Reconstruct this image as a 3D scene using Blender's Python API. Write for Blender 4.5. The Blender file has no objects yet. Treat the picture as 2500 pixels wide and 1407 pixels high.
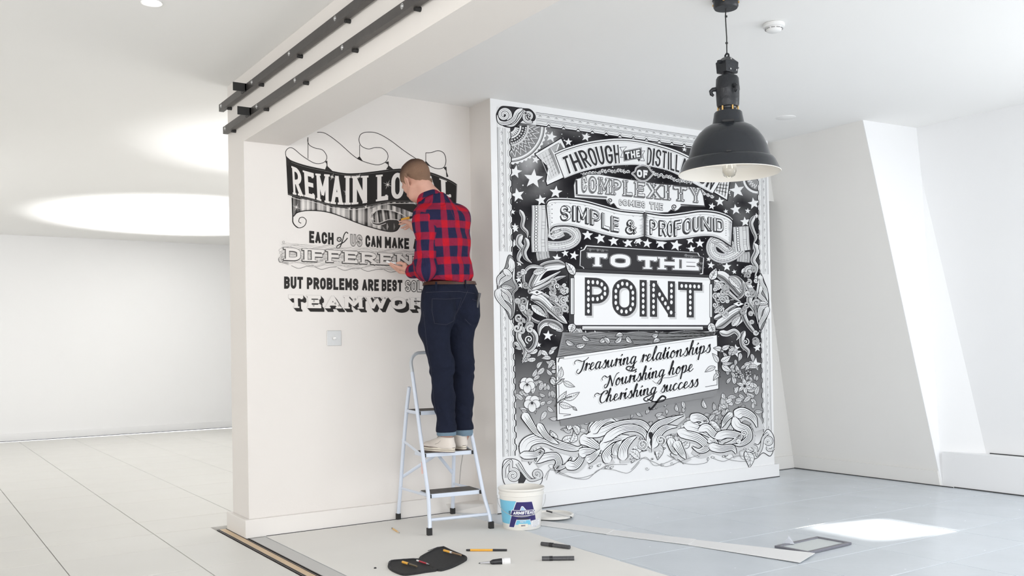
import bpy, bmesh, math, random
import numpy as np
from mathutils import Vector, Matrix
# ---------------------------------------------------------------- camera
S = bpy.context.scene
COL = S.collection
YAW, PITCH, ROLL, FPX, CYP, CAMH = 0.581871, 0.0123774, -0.0174678, 2294.82, 816.54, 1.07
def cam_basis():
    f = np.array([math.sin(YAW)*math.cos(PITCH), math.cos(YAW)*math.cos(PITCH), math.sin(PITCH)])
    r = np.array([math.cos(YAW), -math.sin(YAW), 0.]); u = np.cross(r, f)
    c, s = math.cos(ROLL), math.sin(ROLL)
    return c*r + s*u, -s*r + c*u, f
CR, CU, CF = cam_basis()
cd = bpy.data.cameras.new('camera'); camo = bpy.data.objects.new('camera', cd); COL.objects.link(camo)
camo.matrix_world = Matrix(((CR[0], CU[0], -CF[0], 0), (CR[1], CU[1], -CF[1], 0), (CR[2], CU[2], -CF[2], CAMH), (0, 0, 0, 1)))
cd.sensor_width = 36; cd.lens = FPX/2500*36; cd.shift_y = (CYP-703.5)/2500; cd.clip_start = .05
S.camera = camo
# pixel measured in the photograph -> point on a real plane of the room
def px_y(x, y, Y):
    d = CF*FPX + CR*(x-1250.) - CU*(y-CYP); t = Y/d[1]; return (d[0]*t, Y, CAMH+d[2]*t)
def px_z(x, y, z=0.):
    d = CF*FPX + CR*(x-1250.) - CU*(y-CYP); t = (z-CAMH)/d[2]; return (d[0]*t, d[1]*t, z)
# ---------------------------------------------------------------- world, light, exposure
S.view_settings.view_transform = 'Standard'; S.view_settings.look = 'None'
S.view_settings.exposure = 0.74; S.view_settings.gamma = 1.0; S.view_settings.use_curve_mapping = False
w = bpy.data.worlds.new('world'); S.world = w; w.use_nodes = True
w.node_tree.nodes['Background'].inputs[0].default_value = (.95, .965, 1, 1)
w.node_tree.nodes['Background'].inputs[1].default_value = 1.18
def area(name, loc, tgt, sx, sy, power, col=(1, 1, 1)):
    l = bpy.data.lights.new(name, 'AREA'); l.shape = 'RECTANGLE'; l.size = sx; l.size_y = sy; l.energy = power; l.color = col
    o = bpy.data.objects.new(name, l); COL.objects.link(o); o.location = loc
    o.rotation_euler = (Vector(tgt)-Vector(loc)).to_track_quat('-Z', 'Y').to_euler(); return o
def spot(name, loc, tgt, power, ang, blend, rad, col=(1, 1, 1)):
    l = bpy.data.lights.new(name, 'SPOT'); l.energy = power; l.spot_size = math.radians(ang); l.spot_blend = blend
    l.shadow_soft_size = rad; l.color = col
    o = bpy.data.objects.new(name, l); COL.objects.link(o); o.location = loc
    o.rotation_euler = (Vector(tgt)-Vector(loc)).to_track_quat('-Z', 'Y').to_euler(); return o
sl = bpy.data.lights.new('sun', 'SUN'); sl.energy = 9; sl.angle = .05; sl.color = (1, .98, .94)
so = bpy.data.objects.new('sun', sl); COL.objects.link(so)
so.rotation_euler = Vector((-1, .20, -.85)).to_track_quat('-Z', 'Y').to_euler()
area('window_light_behind_camera', (-0.9, -1.9, 1.5), (3.0, 5, 1.4), 5.5, 2.2, 60, (.99, .985, .99))  # added fill lamp for even brightness, no window modelled here
area('window_light_front_left', (-4.5, 3.0, 1.5), (4.0, 4.6, 1.5), 3.4, 1.9, 50, (1, .985, .965))  # unseen fill lamp added to brighten the faces turned left
area('window_light_right', (6.2, 1.3, 1.6), (4.0, 3.0, .9), 1.8, 1.6, 27, (.94, .97, 1))
area('window_light_left_room', (4.9, 7.3, 1.3), (1.0, 6.6, 1.9), 2.0, 1.6, 30, (1, .99, .98))
area('window_light_far_room', (-1.9, 9.5, 1.4), (3.2, 12.0, 1.2), 3.0, 1.8, 30, (1, 1, 1))
spot('uplighter_far', (3.55, 10.9, .4), (3.0, 10.9, 2.6), 330, 72, .35, .05)  # added hidden spot, stands in for sun bounced off the floor onto the ceiling
spot('uplighter_near', (3.0, 7.3, .4), (2.7, 7.1, 2.6), 110, 62, .8, .05)  # second added spot for the nearer pool of bounced sunlight, no fitting there

# ---------------------------------------------------------------- helpers
MATS = {}
def mat(name, col, rough=.6, metal=0., noise=0., scale=8., bump=0., bscale=40., spec=.5, emit=0., coat=0., trans=0.):
    if name in MATS: return MATS[name]
    m = bpy.data.materials.new(name); m.use_nodes = True; nt = m.node_tree; b = nt.nodes['Principled BSDF']
    b.inputs['Base Color'].default_value = (*col, 1); b.inputs['Roughness'].default_value = rough
    b.inputs['Metallic'].default_value = metal; b.inputs['Specular IOR Level'].default_value = spec
    if coat: b.inputs['Coat Weight'].default_value = coat; b.inputs['Coat Roughness'].default_value = .1
    if trans: b.inputs['Transmission Weight'].default_value = trans
    if emit:
        b.inputs['Emission Color'].default_value = (*col, 1); b.inputs['Emission Strength'].default_value = emit
    tc = nt.nodes.new('ShaderNodeTexCoord')
    if noise or True:
        n = nt.nodes.new('ShaderNodeTexNoise'); n.inputs['Scale'].default_value = scale; n.inputs['Detail'].default_value = 4
        nt.links.new(tc.outputs['Object'], n.inputs['Vector'])
        mx = nt.nodes.new('ShaderNodeMix'); mx.data_type = 'RGBA'
        k = max(noise, .01)
        mx.inputs['A'].default_value = (*[max(0, c*(1-k)) for c in col], 1)
        mx.inputs['B'].default_value = (*[min(1, c*(1+k)) for c in col], 1)
        nt.links.new(n.outputs['Fac'], mx.inputs['Factor']); nt.links.new(mx.outputs['Result'], b.inputs['Base Color'])
    if bump:
        n2 = nt.nodes.new('ShaderNodeTexNoise'); n2.inputs['Scale'].default_value = bscale; n2.inputs['Detail'].default_value = 3
        nt.links.new(tc.outputs['Object'], n2.inputs['Vector'])
        bp = nt.nodes.new('ShaderNodeBump'); bp.inputs['Strength'].default_value = bump; bp.inputs['Distance'].default_value = .01
        nt.links.new(n2.outputs['Fac'], bp.inputs['Height']); nt.links.new(bp.outputs['Normal'], b.inputs['Normal'])
    MATS[name] = m; return m
def link(name, me, m, parent=None, smooth=False):
    o = bpy.data.objects.new(name, me); COL.objects.link(o)
    if m is not None and not me.materials: me.materials.append(m)
    if parent is not None: o.parent = parent
    if smooth: me.polygons.foreach_set('use_smooth', [True]*len(me.polygons))
    return o
def tag(o, label=None, cat=None, group=None, kind=None):
    if label: o['label'] = label
    if cat: o['category'] = cat
    if group: o['group'] = group
    if kind: o['kind'] = kind
    return o
def empty(name, loc, label, cat, rz=0., group=None):
    o = bpy.data.objects.new(name, None); COL.objects.link(o); o.location = loc; o.rotation_euler = (0, 0, rz)
    o.empty_display_size = .1; return tag(o, label, cat, group)
class MB:
    def __init__(s): s.v = []; s.f = []
    def add(s, v, f):
        n = len(s.v); s.v += [tuple(map(float, q)) for q in v]; s.f += [tuple(i+n for i in q) for q in f]; return s
    def box(s, x0, y0, z0, x1, y1, z1):
        return s.add([(x0,y0,z0),(x1,y0,z0),(x1,y1,z0),(x0,y1,z0),(x0,y0,z1),(x1,y0,z1),(x1,y1,z1),(x0,y1,z1)],
                     [(3,2,1,0),(4,5,6,7),(0,1,5,4),(1,2,6,5),(2,3,7,6),(3,0,4,7)])
    def hexa(s, b, t):   # 4 bottom pts, 4 top pts (ccw)
        return s.add(list(b)+list(t), [(3,2,1,0),(4,5,6,7),(0,1,5,4),(1,2,6,5),(2,3,7,6),(3,0,4,7)])
    def obox(s, c, ax, ay, az):  # centre and three half vectors
        c = Vector(c); ax = Vector(ax); ay = Vector(ay); az = Vector(az)
        b = [c-ax-ay-az, c+ax-ay-az, c+ax+ay-az, c-ax+ay-az]; return s.hexa(b, [p+2*az for p in b])
    def tube(s, pts, r, n=10, closed=False, cap=True, flat=None):
        P = [Vector(p) for p in pts]; N = len(P); R = r if isinstance(r, (list, tuple)) else [r]*N
        rings = []; up = None
        for i in range(N):
            if closed: t = (P[(i+1)%N]-P[i-1])
            else: t = P[min(i+1, N-1)]-P[max(i-1, 0)]
            t.normalize()
            if up is None:
                up = Vector((0, 0, 1)) if abs(t.z) < .9 else Vector((0, 1, 0))
                if flat is not None: up = Vector(flat)
            a = (up - t*up.dot(t)).normalized(); b = t.cross(a); up = a
            k = 1. if flat is None else .3
            rings.append([P[i]+(a*math.cos(q)*R[i]*k+b*math.sin(q)*R[i]) for q in [2*math.pi*j/n for j in range(n)]])
        v = [p for rg in rings for p in rg]; f = []
        for i in range(N if closed else N-1):
            for j in range(n):
                f.append((i*n+j, i*n+(j+1)%n, ((i+1)%N)*n+(j+1)%n, ((i+1)%N)*n+j))
        if cap and not closed: f.append(tuple(range(n))[::-1]); f.append(tuple((N-1)*n+j for j in range(n)))
        return s.add(v, f)
    def lathe(s, prof, n=40, c=(0, 0, 0), cap0=False, cap1=False, sx=1., sy=1.):
        v = []; f = []; m = len(prof)
        for r, z in prof:
            for j in range(n):
                a = 2*math.pi*j/n; v.append((c[0]+r*math.cos(a)*sx, c[1]+r*math.sin(a)*sy, c[2]+z))
        for i in range(m-1):
            for j in range(n): f.append((i*n+j, i*n+(j+1)%n, (i+1)*n+(j+1)%n, (i+1)*n+j))
        if cap0: f.append(tuple(range(n))[::-1])
        if cap1: f.append(tuple((m-1)*n+j for j in range(n)))
        return s.add(v, f)
    def build(s, name, m, parent=None, smooth=False, bevel=0., org=None, seg=2):
        me = bpy.data.meshes.new(name)
        vs = s.v if org is None else [(a-org[0], b-org[1], c-org[2]) for a, b, c in s.v]
        me.from_pydata(vs, [], s.f); me.update()
        bm = bmesh.new(); bm.from_mesh(me); bmesh.ops.recalc_face_normals(bm, faces=bm.faces); bm.to_mesh(me); bm.free()
        o = link(name, me, m, parent, smooth)
        if org is not None: o.location = org
        if bevel:
            b = o.modifiers.new('bevel', 'BEVEL'); b.width = bevel; b.segments = seg; b.limit_method = 'ANGLE'; b.angle_limit = .7
        if smooth:
            try:
                ang = math.radians(40); me.set_sharp_from_angle(angle=ang)
            except Exception: pass
        return o
def struct(o): o['kind'] = 'structure'; return o
# ---------------------------------------------------------------- materials of the setting
M_wall = mat('cream_wall_paint', (.785, .75, .715), .85, noise=.015, scale=1.5, bump=.04, bscale=90, spec=.2)
M_white = mat('white_wall_paint', (.86, .865, .87), .8, noise=.01, scale=1.2, bump=.03, bscale=80, spec=.2)
M_far = mat('far_wall_paint', (.86, .86, .86), .8, noise=.01, scale=1., bump=.02, bscale=60, spec=.2)
M_ceil = mat('ceiling_paint', (.90, .895, .88), .9, noise=.01, scale=1., bump=.02, bscale=60, spec=.15)
M_slope = mat('right_wall_paint', (.82, .81, .785), .85, noise=.015, scale=1.5, bump=.03, bscale=70, spec=.2)
M_base = mat('skirting_paint', (.80, .77, .735), .55, spec=.3)
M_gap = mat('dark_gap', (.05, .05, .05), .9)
# ---------------------------------------------------------------- setting
ZC = 2.66
struct(MB().box(-4.7, -2.2, ZC, 6.9, 5.64, ZC+.1).build('ceiling', M_ceil))
struct(MB().hexa([(-4.7, 5.64, ZC), (6.9, 5.64, ZC), (6.9, 13.2, 2.55), (-4.7, 13.2, 2.55)],
                 [(-4.7, 5.64, ZC+.1), (6.9, 5.64, ZC+.1), (6.9, 13.2, ZC+.1), (-4.7, 13.2, ZC+.1)]).build('ceiling', M_ceil))
struct(MB().box(1.69, 5.34, 0, 3.21, 5.64, ZC).build('wall_partition', M_wall))
struct(MB().box(3.205, 5.08, 0, 5.80, 5.64, ZC).build('wall_mural', M_white))
_w = bpy.data.objects['wall_mural']; _w.data.materials.append(M_wall)
for _p in _w.data.polygons:
    if _p.normal.x < -.9: _p.material_index = 1
struct(MB().box(1.69, -2.2, 2.275, 1.955, 5.34, ZC).build('trim_1', M_wall))
struct(MB().box(5.80, 5.33, 0, 6.9, 5.64, ZC).build('wall_back', M_slope))
struct(MB().box(5.80, 5.16, 2.2, 6.4, 5.33, ZC).build('trim_2', M_slope))
struct(MB().hexa([(-4.7, 12.98, 0), (6.9, 13.20, 0), (6.9, 13.4, 0), (-4.7, 13.4, 0)],
                 [(-4.7, 12.98, ZC), (6.9, 13.20, ZC), (6.9, 13.4, ZC), (-4.7, 13.4, ZC)]).build('wall_far', M_far))
struct(MB().box(-4.8, -2.2, 0, -4.7, 13.3, ZC).build('wall_left', M_far))
struct(MB().box(6.9, 5.64, 0, 7.0, 13.3, ZC).build('wall_left_room', M_far))
# leaning wall on the right, up to the slanted reveal
def rw(y0, z0, y1, z1): pass
XB, XT = 6.33, 5.87
def lean(z): return XB-(XB-XT)*z/ZC
b0 = [(XB, 4.00, 0), (XB+.6, 4.00, 0), (XB+.6, 5.33, 0), (XB, 5.33, 0)]
t0 = [(XT, 4.26, ZC), (XT+.8, 4.26, ZC), (XT+.8, 5.33, ZC), (XT, 5.33, ZC)]
struct(MB().hexa(b0, t0).build('wall_right', M_slope))
struct(MB().hexa([(XB, 4.0, 0), (XB, 3.995, 0), (6.47, 3.62, 0), (6.47, 4.0, 0)], [(XT, 4.26, ZC), (XT, 4.255, ZC), (6.47, 4.21, ZC), (6.47, 4.26, ZC)]).build('wall_reveal', M_white))
# recess back wall with the window opening, ledge under it
wb = MB()
X0, X1 = 6.45, 6.51
# openings in (y,z)
ys = [-2.2, .6, 1.9, 2.22, 2.84, 3.0, 3.2, 4.5]
wb.box(X0, -2.2, 0, X1, -1.3, ZC); wb.box(X0, .2, 0, X1, 2.70, ZC); wb.box(X0, 3.19, 0, X1, 4.6, ZC)
wb.box(X0, -1.3, 0, X1, .2, .9); wb.box(X0, -1.3, 2.2, X1, .2, ZC)
wb.box(X0, 2.70, 0, X1, 3.19, 1.30); wb.box(X0, 2.70, 1.82, X1, 3.19, ZC)
struct(wb.build('wall_window_side', M_white))
struct(MB().box(XB, -2.2, 0, X0, 3.99, .25).build('trim_3', M_white))
for i, (ya, yb, za, zb) in enumerate([(-1.3, .2, .9, 2.2), (2.70, 3.19, 1.30, 1.82)]):
    wf = MB()
    wf.box(X0-.01, ya-.03, za-.03, X1+.01, ya+.008, zb+.03); wf.box(X0-.01, yb-.008, za-.03, X1+.01, yb+.03, zb+.03)
    wf.box(X0-.01, ya+.008, za-.03, X1+.01, yb-.008, za+.008); wf.box(X0-.01, ya+.008, zb-.008, X1+.01, yb-.008, zb+.03)
    struct(wf.build('window_%d' % (i+1), M_white))
# baseboards and thin dark joints over the floor
struct(MB().box(1.66, 5.31, 0, 3.205, 5.34, .105).box(1.66, 5.34, 0, 1.69, 5.67, .105).build('baseboard_partition', M_base, bevel=.003))
struct(MB().hexa([(3.0, 5.31, 0), (3.18, 5.10, 0), (3.205, 5.10, 0), (3.205, 5.33, 0)],
                 [(2.96, 5.31, .06), (3.17, 5.12, .06), (3.205, 5.12, .06), (3.205, 5.33, .06)]).build('trim_4', M_base))
struct(MB().box(3.205, 5.068, 0, 5.84, 5.08, .10).box(5.80, 5.08, 0, 5.84, 5.33, .10).build('baseboard_mural', M_white))
struct(MB().box(5.84, 5.318, 0, 6.33, 5.33, .11).build('baseboard_back', M_slope))
struct(MB().hexa([(XB-.014, 4.0, 0), (XB+.01, 4.0, 0), (XB+.01, 5.318, 0), (XB-.014, 5.318, 0)],
                 [(lean(.11)-.012, 4.01, .11), (lean(.11)+.01, 4.01, .11), (lean(.11)+.01, 5.318, .11), (lean(.11)-.012, 5.318, .11)]).build('baseboard_right', M_slope))
struct(MB().hexa([(-4.7, 12.962, 0), (6.9, 13.182, 0), (6.9, 13.21, 0), (-4.7, 12.99, 0)],
                 [(-4.7, 12.962, .095), (6.9, 13.182, .095), (6.9, 13.21, .095), (-4.7, 12.99, .095)]).build('baseboard_far', M_far))
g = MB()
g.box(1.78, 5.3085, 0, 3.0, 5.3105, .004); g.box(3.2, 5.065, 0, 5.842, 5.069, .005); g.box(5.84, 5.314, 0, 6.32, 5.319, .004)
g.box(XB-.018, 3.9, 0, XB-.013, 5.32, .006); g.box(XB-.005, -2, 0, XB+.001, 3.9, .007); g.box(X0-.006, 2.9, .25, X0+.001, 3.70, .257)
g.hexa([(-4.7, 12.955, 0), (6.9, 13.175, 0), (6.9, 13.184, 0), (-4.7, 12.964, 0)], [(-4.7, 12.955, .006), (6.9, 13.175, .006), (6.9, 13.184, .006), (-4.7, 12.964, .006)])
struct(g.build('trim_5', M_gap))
# ---------------------------------------------------------------- floors: raised access panels, each one its own piece
def floor_mat(name, col, rough, nz, bmp, spec=.5):
    m = mat(name, col, rough, noise=nz, scale=1.3, bump=bmp, bscale=25, spec=spec)
    nt = m.node_tree; b = nt.nodes['Principled BSDF']
    n = nt.nodes.new('ShaderNodeTexNoise'); n.inputs['Scale'].default_value = 3.; n.inputs['Detail'].default_value = 5
    tc = [x for x in nt.nodes if x.type == 'TEX_COORD'][0]
    nt.links.new(tc.outputs['Object'], n.inputs['Vector'])
    mr = nt.nodes.new('ShaderNodeMapRange'); mr.inputs['To Min'].default_value = rough*.7; mr.inputs['To Max'].default_value = rough*1.35
    nt.links.new(n.outputs['Fac'], mr.inputs['Value']); nt.links.new(mr.outputs['Result'], b.inputs['Roughness']); return m
M_fl = floor_mat('left_floor_paint', (.70, .69, .655), .38, .03, .03)
M_fr = floor_mat('right_floor_paint', (.60, .645, .69), .24, .07, .05)
floor = struct(MB().box(-4.7, -2.2, -.12, 6.9, 13.3, -.032).build('floor', mat('joint_grout', (.42, .42, .41), .9)))
def floor_panels(xs, ys, m, gap):
    cache = {}
    for i in range(len(xs)-1):
        for j in range(len(ys)-1):
            x0, x1, y0, y1 = xs[i]+gap, xs[i+1]-gap, ys[j]+gap, ys[j+1]-gap
            k = (round(x1-x0, 3), round(y1-y0, 3))
            if k not in cache:
                b = MB(); hx, hy, c = k[0]/2, k[1]/2, .0015
                b.hexa([(-hx, -hy, -.03), (hx, -hy, -.03), (hx, hy, -.03), (-hx, hy, -.03)], [(-hx, -hy, -c), (hx, -hy, -c), (hx, hy, -c), (-hx, hy, -c)])
                b.f.remove((4, 5, 6, 7)); b.add([(-hx+c, -hy+c, 0), (hx-c, -hy+c, 0), (hx-c, hy-c, 0), (-hx+c, hy-c, 0)], [(0, 1, 2, 3)])
                b.f += [(4, 5, 9, 8), (5, 6, 10, 9), (6, 7, 11, 10), (7, 4, 8, 11)]
                o = b.build('floor_panel', m); cache[k] = o.data
            else:
                o = bpy.data.objects.new('floor_panel', cache[k]); COL.objects.link(o)
            o.location = ((x0+x1)/2, (y0+y1)/2, random.uniform(-.0003, .0003)-.0004); o.parent = floor
random.seed(4)
floor_panels([-4.7, -3.5, -2.3, -1.13, -.53, .09, .70, 1.27, 1.60], [-2.2, 1.2, 1.8, 2.4, 3.0, 3.6, 4.15, 4.75, 5.34, 5.80], M_fl, .0018)
floor_panels([-4.7, -3.5, -2.3, -1.13, -.53, .09, .70, 1.27, 1.87, 2.48, 3.1, 3.7, 4.9, 6.9], [5.80, 6.26, 7.10, 7.69, 8.32, 8.92, 9.5, 10.1, 10.7, 11.3, 11.9, 12.5, 13.0], M_fl, .0018)
floor_panels([1.77, 2.4, 3.0, 3.6, 4.2, 4.92, 5.5, 6.1, 6.45], [-2.2, 1.2, 2.03, 2.63, 3.02, 3.615, 4.22, 4.82, 5.33], M_fr, .0022)
# sliding-door floor track: dark steel channels each side of a bare timber strip, grey plate beside it
M_steel = mat('dark_steel', (.105, .098, .095), .42, .75, noise=.15, scale=20, bump=.05)
trk = empty('floor_track', (1.64, 3, 0), 'dark steel sliding door track with bare timber strip let into the floor', 'track')
def pc(name, mb, m, root, **k):
    o = mb.build(name, m, root, **k); o.location = tuple(-v for v in root.location); return o
M_ply = mat('bare_timber', (.66, .50, .33), .6, noise=.12, scale=6, bump=.05)
pc('timber_strip', MB().box(1.618, -2.2, -.03, 1.655, 5.68, .002), M_ply, trk)
pc('steel_channel', MB().box(1.603, -2.2, -.03, 1.607, 5.68, .004).box(1.612, -2.2, -.03, 1.616, 5.68, .004).box(1.607, -2.2, -.03, 1.612, 5.68, -.012), M_steel, trk)
pc('steel_channel', MB().box(1.657, -2.2, -.03, 1.662, 5.68, .004).box(1.672, -2.2, -.03, 1.677, 5.30, .004).box(1.662, -2.2, -.03, 1.672, 5.30, -.012), M_steel, trk)
pc('threshold_plate', MB().box(1.679, -2.2, -.03, 1.768, 5.30, .001), mat('grey_threshold', (.52, .52, .51), .4, noise=.04), trk)
# ---------------------------------------------------------------- steel rails on the beam
M_zinc = mat('zinc_bolt', (.55, .55, .55), .3, .9)
M_black = mat('black_steel', (.03, .03, .03), .5, .4)
def rail(z0, z1, yend, label):
    t = empty('door_rail', (1.65, yend, z0), label, 'rail', group='steel rails along the beam')
    pc('flange', MB().box(1.648, -2.0, z0, 1.654, yend, z1).box(1.654, -2.0, z0, 1.676, yend, z0+.005), M_steel, t)
    pc('end_stop', MB().box(1.575, yend-.525, z0-.004, 1.648, yend-.519, z1+.000).box(1.641, yend-.525, z0+.002, 1.648, yend-.45, z1-.002), M_black, t)
    y = yend-.045; k = 0
    bolt = None
    for k in range(12):
        yy = y-k*.58
        if yy < -1.9: break
        b = MB(); zc = (z0+z1)/2+.004
        b.v = []
        prof = [(.0001, -.004), (.006, -.004), (.0075, -.002), (.0075, 0), (.012, 0), (.012, .0015)]
        q = MB().lathe(prof, 14)
        b.add([(1.648-.0015+p[2], yy+p[0], zc+p[1]) for p in q.v], q.f)
        pc('bolt', b, M_zinc, t)
        s = MB(); q = MB().lathe([(.0001, .012), (.010, .012), (.010, .037), (.0001, .037)], 12)
        s.add([(1.653+p[2], yy-.07+p[0], z0-.002+p[1]) for p in q.v], q.f)
        pc('spacer', s, M_black, t)
    return t
rail(2.513, 2.555, 5.675, 'upper of the two dark steel door rails bolted along the cream beam')
rail(2.363, 2.404, 5.60, 'lower of the two dark steel door rails bolted along the cream beam')
# ---------------------------------------------------------------- ceiling fittings
M_wpl = mat('white_plastic', (.85, .85, .84), .4, spec=.4)
M_lit = mat('lit_downlight', (1, .97, .9), .5, emit=9.)
def downlight(x, y, z, r, label):
    t = empty('downlight', (x, y, z), label, 'downlight', group='recessed ceiling downlights')
    MB().lathe([(r*.8, .0), (r*1.0, -.004), (r*1.02, -.002), (r*1.02, .003), (r*.8, .003)], 32).build('bezel', M_wpl, t, True)
    MB().lathe([(.0001, -.0015), (r*.8, -.0015), (r*.8, .001)], 32).build('lamp_lens', M_lit, t, True)
downlight(*px_z(370, 6, ZC-.001), .047, 'lit downlight in the ceiling at the top left')
q = px_z(438, 569, 2.553); downlight(q[0], q[1], 2.55, .10, 'small lit downlight low down at the far end of the left room')
q = px_z(1918, 287, ZC)
t = empty('blank_cover', (q[0], q[1], ZC), 'flush white round cover plate in the ceiling right of the pendant lamp', 'cover')
MB().lathe([(.0001, -.003), (.066, -.003), (.070, -.001), (.0705, .001)], 36).build('cover_plate', M_ceil, t, True)
q = px_z(1889, 58, ZC)
t = empty('smoke_detector', (q[0], q[1], ZC), 'round white smoke detector on the ceiling right of the pendant lamp', 'smoke detector')
MB().lathe([(.0001, -.001), (.052, -.001), (.053, -.004), (.053, -.017), (.048, -.021), (.0001, -.021)], 40).build('mounting_base', M_wpl, t, True)
MB().lathe([(.041, -.021), (.041, -.025), (.036, -.036), (.028, -.041), (.0001, -.042)], 40).build('sensor_head', M_wpl, t, True)
vn = MB()
for k in range(10):
    a = 2*math.pi*k/10
    vn.obox((.0405*math.cos(a), .0405*math.sin(a), -.028), (.0035*math.cos(a), .0035*math.sin(a), 0), (-.009*math.sin(a), .009*math.cos(a), 0), (0, 0, .0016))
vn.build('vent_slots', mat('vent_dark', (.33, .33, .33), .8), t)
# ---------------------------------------------------------------- pendant lamp
LX, LY = 3.24, 3.07
lamp = empty('pendant_lamp', (LX, LY, 1.855), 'large black enamel industrial pendant lamp hanging by the mural, white inside', 'pendant lamp')
M_en = mat('black_enamel', (.016, .019, .024), .20, 0., noise=.1, spec=.5, coat=0.)
M_cast = mat('black_cast_iron', (.018, .02, .024), .38, .2, noise=.2, bump=.15, bscale=90)
M_wen = mat('white_enamel', (.88, .84, .77), .35, coat=.3)
M_brass = mat('brass_screw', (.75, .48, .18), .3, .9)
def L(prof, name, m, par=lamp, n=56): return MB().lathe(prof, n).build(name, m, par, True)
canopy = L([(.0001, .764), (.052, .764), (.057, .772), (.057, .800), (.062, .804), (.062, .8045)], 'ceiling_canopy', M_cast)
for k in range(4):
    sc = MB(); a = .6+math.pi*k/2; sc.obox((.0585*math.cos(a), .0585*math.sin(a), .786), (.003*math.cos(a), .003*math.sin(a), 0), (-.004*math.sin(a), .004*math.cos(a), 0), (0, 0, .004)).build('screw', M_brass, canopy)

cb = MB().tube([(0, 0, .765), (-.003, .001, .73), (-.002, 0, .68), (.001, 0, .63), (0, 0, .575), (0, 0, .555)], .0028, 8)
cb.lathe([(.0001, .722), (.006, .724), (.006, .731), (.0001, .733)], 10).lathe([(.0001, .598), (.006, .600), (.006, .607), (.0001, .609)], 10)
cb.build('cable', mat('cable_black', (.03, .03, .03), .6), lamp, True)
# hanger eye and terminal box
tb = MB().tube([(0, -.012, .528), (0, -.010, .548), (0, 0, .556), (0, .010, .548), (0, .012, .528)], .005, 8)
tb.hexa([(-.038, -.030, .462), (.038, -.030, .462), (.038, .030, .462), (-.038, .030, .462)], [(-.042, -.032, .512), (.042, -.032, .512), (.042, .032, .512), (-.042, .032, .512)])
tb.hexa([(-.042, -.032, .512), (.042, -.032, .512), (.042, .032, .512), (-.042, .032, .512)], [(-.013, -.014, .537), (.013, -.014, .537), (.013, .014, .537), (-.013, .014, .537)])
tbo = tb.build('terminal_box', M_cast, lamp, bevel=.004)
kn = MB()
for dx, dy, zz in ((.034, -.01, .506), (.034, -.01, .472)): MB().obox((dx+.012, dy, zz), (.006, 0, 0), (0, .006, 0), (0, 0, .006)).build('gland', M_cast, tbo, bevel=.002)
MB().obox((-.048, -.002, .508), (.012, 0, 0), (0, .008, 0), (0, 0, .007)).build('gland', M_cast, tbo, bevel=.002); MB().obox((.054, -.01, .494), (.010, 0, 0), (0, .004, 0), (0, 0, .004)).build('gland', M_cast, tbo, bevel=.002)
sb = MB()
for px, zz in ((-.008, .522), (-.012, .474), (.026, .474)): MB().obox((px, -.0325, zz), (.0035, 0, 0), (0, .002, 0), (0, 0, .0035)).build('screw', M_zinc, tbo)
L([(.018, .462), (.018, .452), (.030, .452), (.046, .446), (.0515, .436), (.0535, .405), (.055, .394), (.055, .388)], 'gear_housing', M_cast)
hl = L([(.055, .388), (.0555, .384), (.0535, .378), (.0525, .34), (.051, .315), (.047, .305), (.040, .303)], 'gear_housing', M_cast)
lg = MB()
for a in (.25, 2.35, 4.45):
    c, s = math.cos(a), math.sin(a)
    MB().tube([(.050*c, .050*s, .392), (.068*c, .068*s, .391), (.076*c, .076*s, .384), (.074*c, .074*s, .370), (.064*c, .064*s, .362)], [.011, .010, .009, .008, .006], 10).build('clamp_lug', M_cast, hl, True)
sb = MB()
for k in range(6):
    a = -1.9+k*math.pi/3; MB().tube([(.045*math.cos(a), .045*math.sin(a), .279), (.045*math.cos(a), .045*math.sin(a), .305)], .004, 8).build('brass_screw', M_brass, hl, True)
L([(.040, .303), (.038, .296), (.044, .283), (.060, .282), (.064, .277), (.066, .262), (.071, .236), (.075, .222)], 'shade_collar', M_en)
dome = [(.066, .226), (.085, .221), (.110, .208), (.136, .184), (.158, .152), (.175, .114), (.185, .076), (.188, .062), (.192, .0615), (.200, .059), (.207, .050), (.214, .036), (.223, .015), (.230, .002), (.233, -.002)]
L(dome, 'shade', M_en, n=72)
inner = [(.233, -.002), (.2315, -.0045), (.229, -.002)]+[(r-.003, z-.002) for r, z in dome[::-1][2:]]+[(.02, .222)]
L(inner, 'shade_lining', M_wen, n=72)
nib = MB().obox((-.085*0, 0, 0), (0, 0, 0), (0, 0, 0), (0, 0, 0)); nib = MB()
v = Vector((-LX, -LY, 0)).normalized(); sdir = Vector((-v.y, v.x, 0))
nib.obox(v*.19+Vector((0, 0, .064)), v*.004, sdir*.010, (0, 0, .0025)); nib.obox(v*.078+Vector((0, 0, .224)), v*.008, sdir*.026, (0, 0, .004))
nib.build('shade_rivet', M_black, lamp)
L([(.0001, .20), (.022, .20), (.022, .13), (.017, .125)], 'lamp_holder', mat('ceramic', (.82, .80, .75), .4))
M_glass = mat('clear_glass', (.98, .97, .93), .03, trans=1.)
bl = L([(.012, .128), (.013, .11), (.018, .09), (.028, .06), (.033, .03), (.032, .004), (.025, -.014), (.012, -.022), (.0001, -.024)], 'bulb', M_glass)
fb = MB().tube([(0, 0, .125), (0, 0, .07)], .005, 8); fb.tube([(-.012, 0, .02), (-.006, 0, .07), (.006, 0, .07), (.012, 0, .02)], .0012, 6)
fb.build('filament_post', mat('filament_glass', (.9, .85, .72), .2, emit=.6), bl, True)
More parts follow.
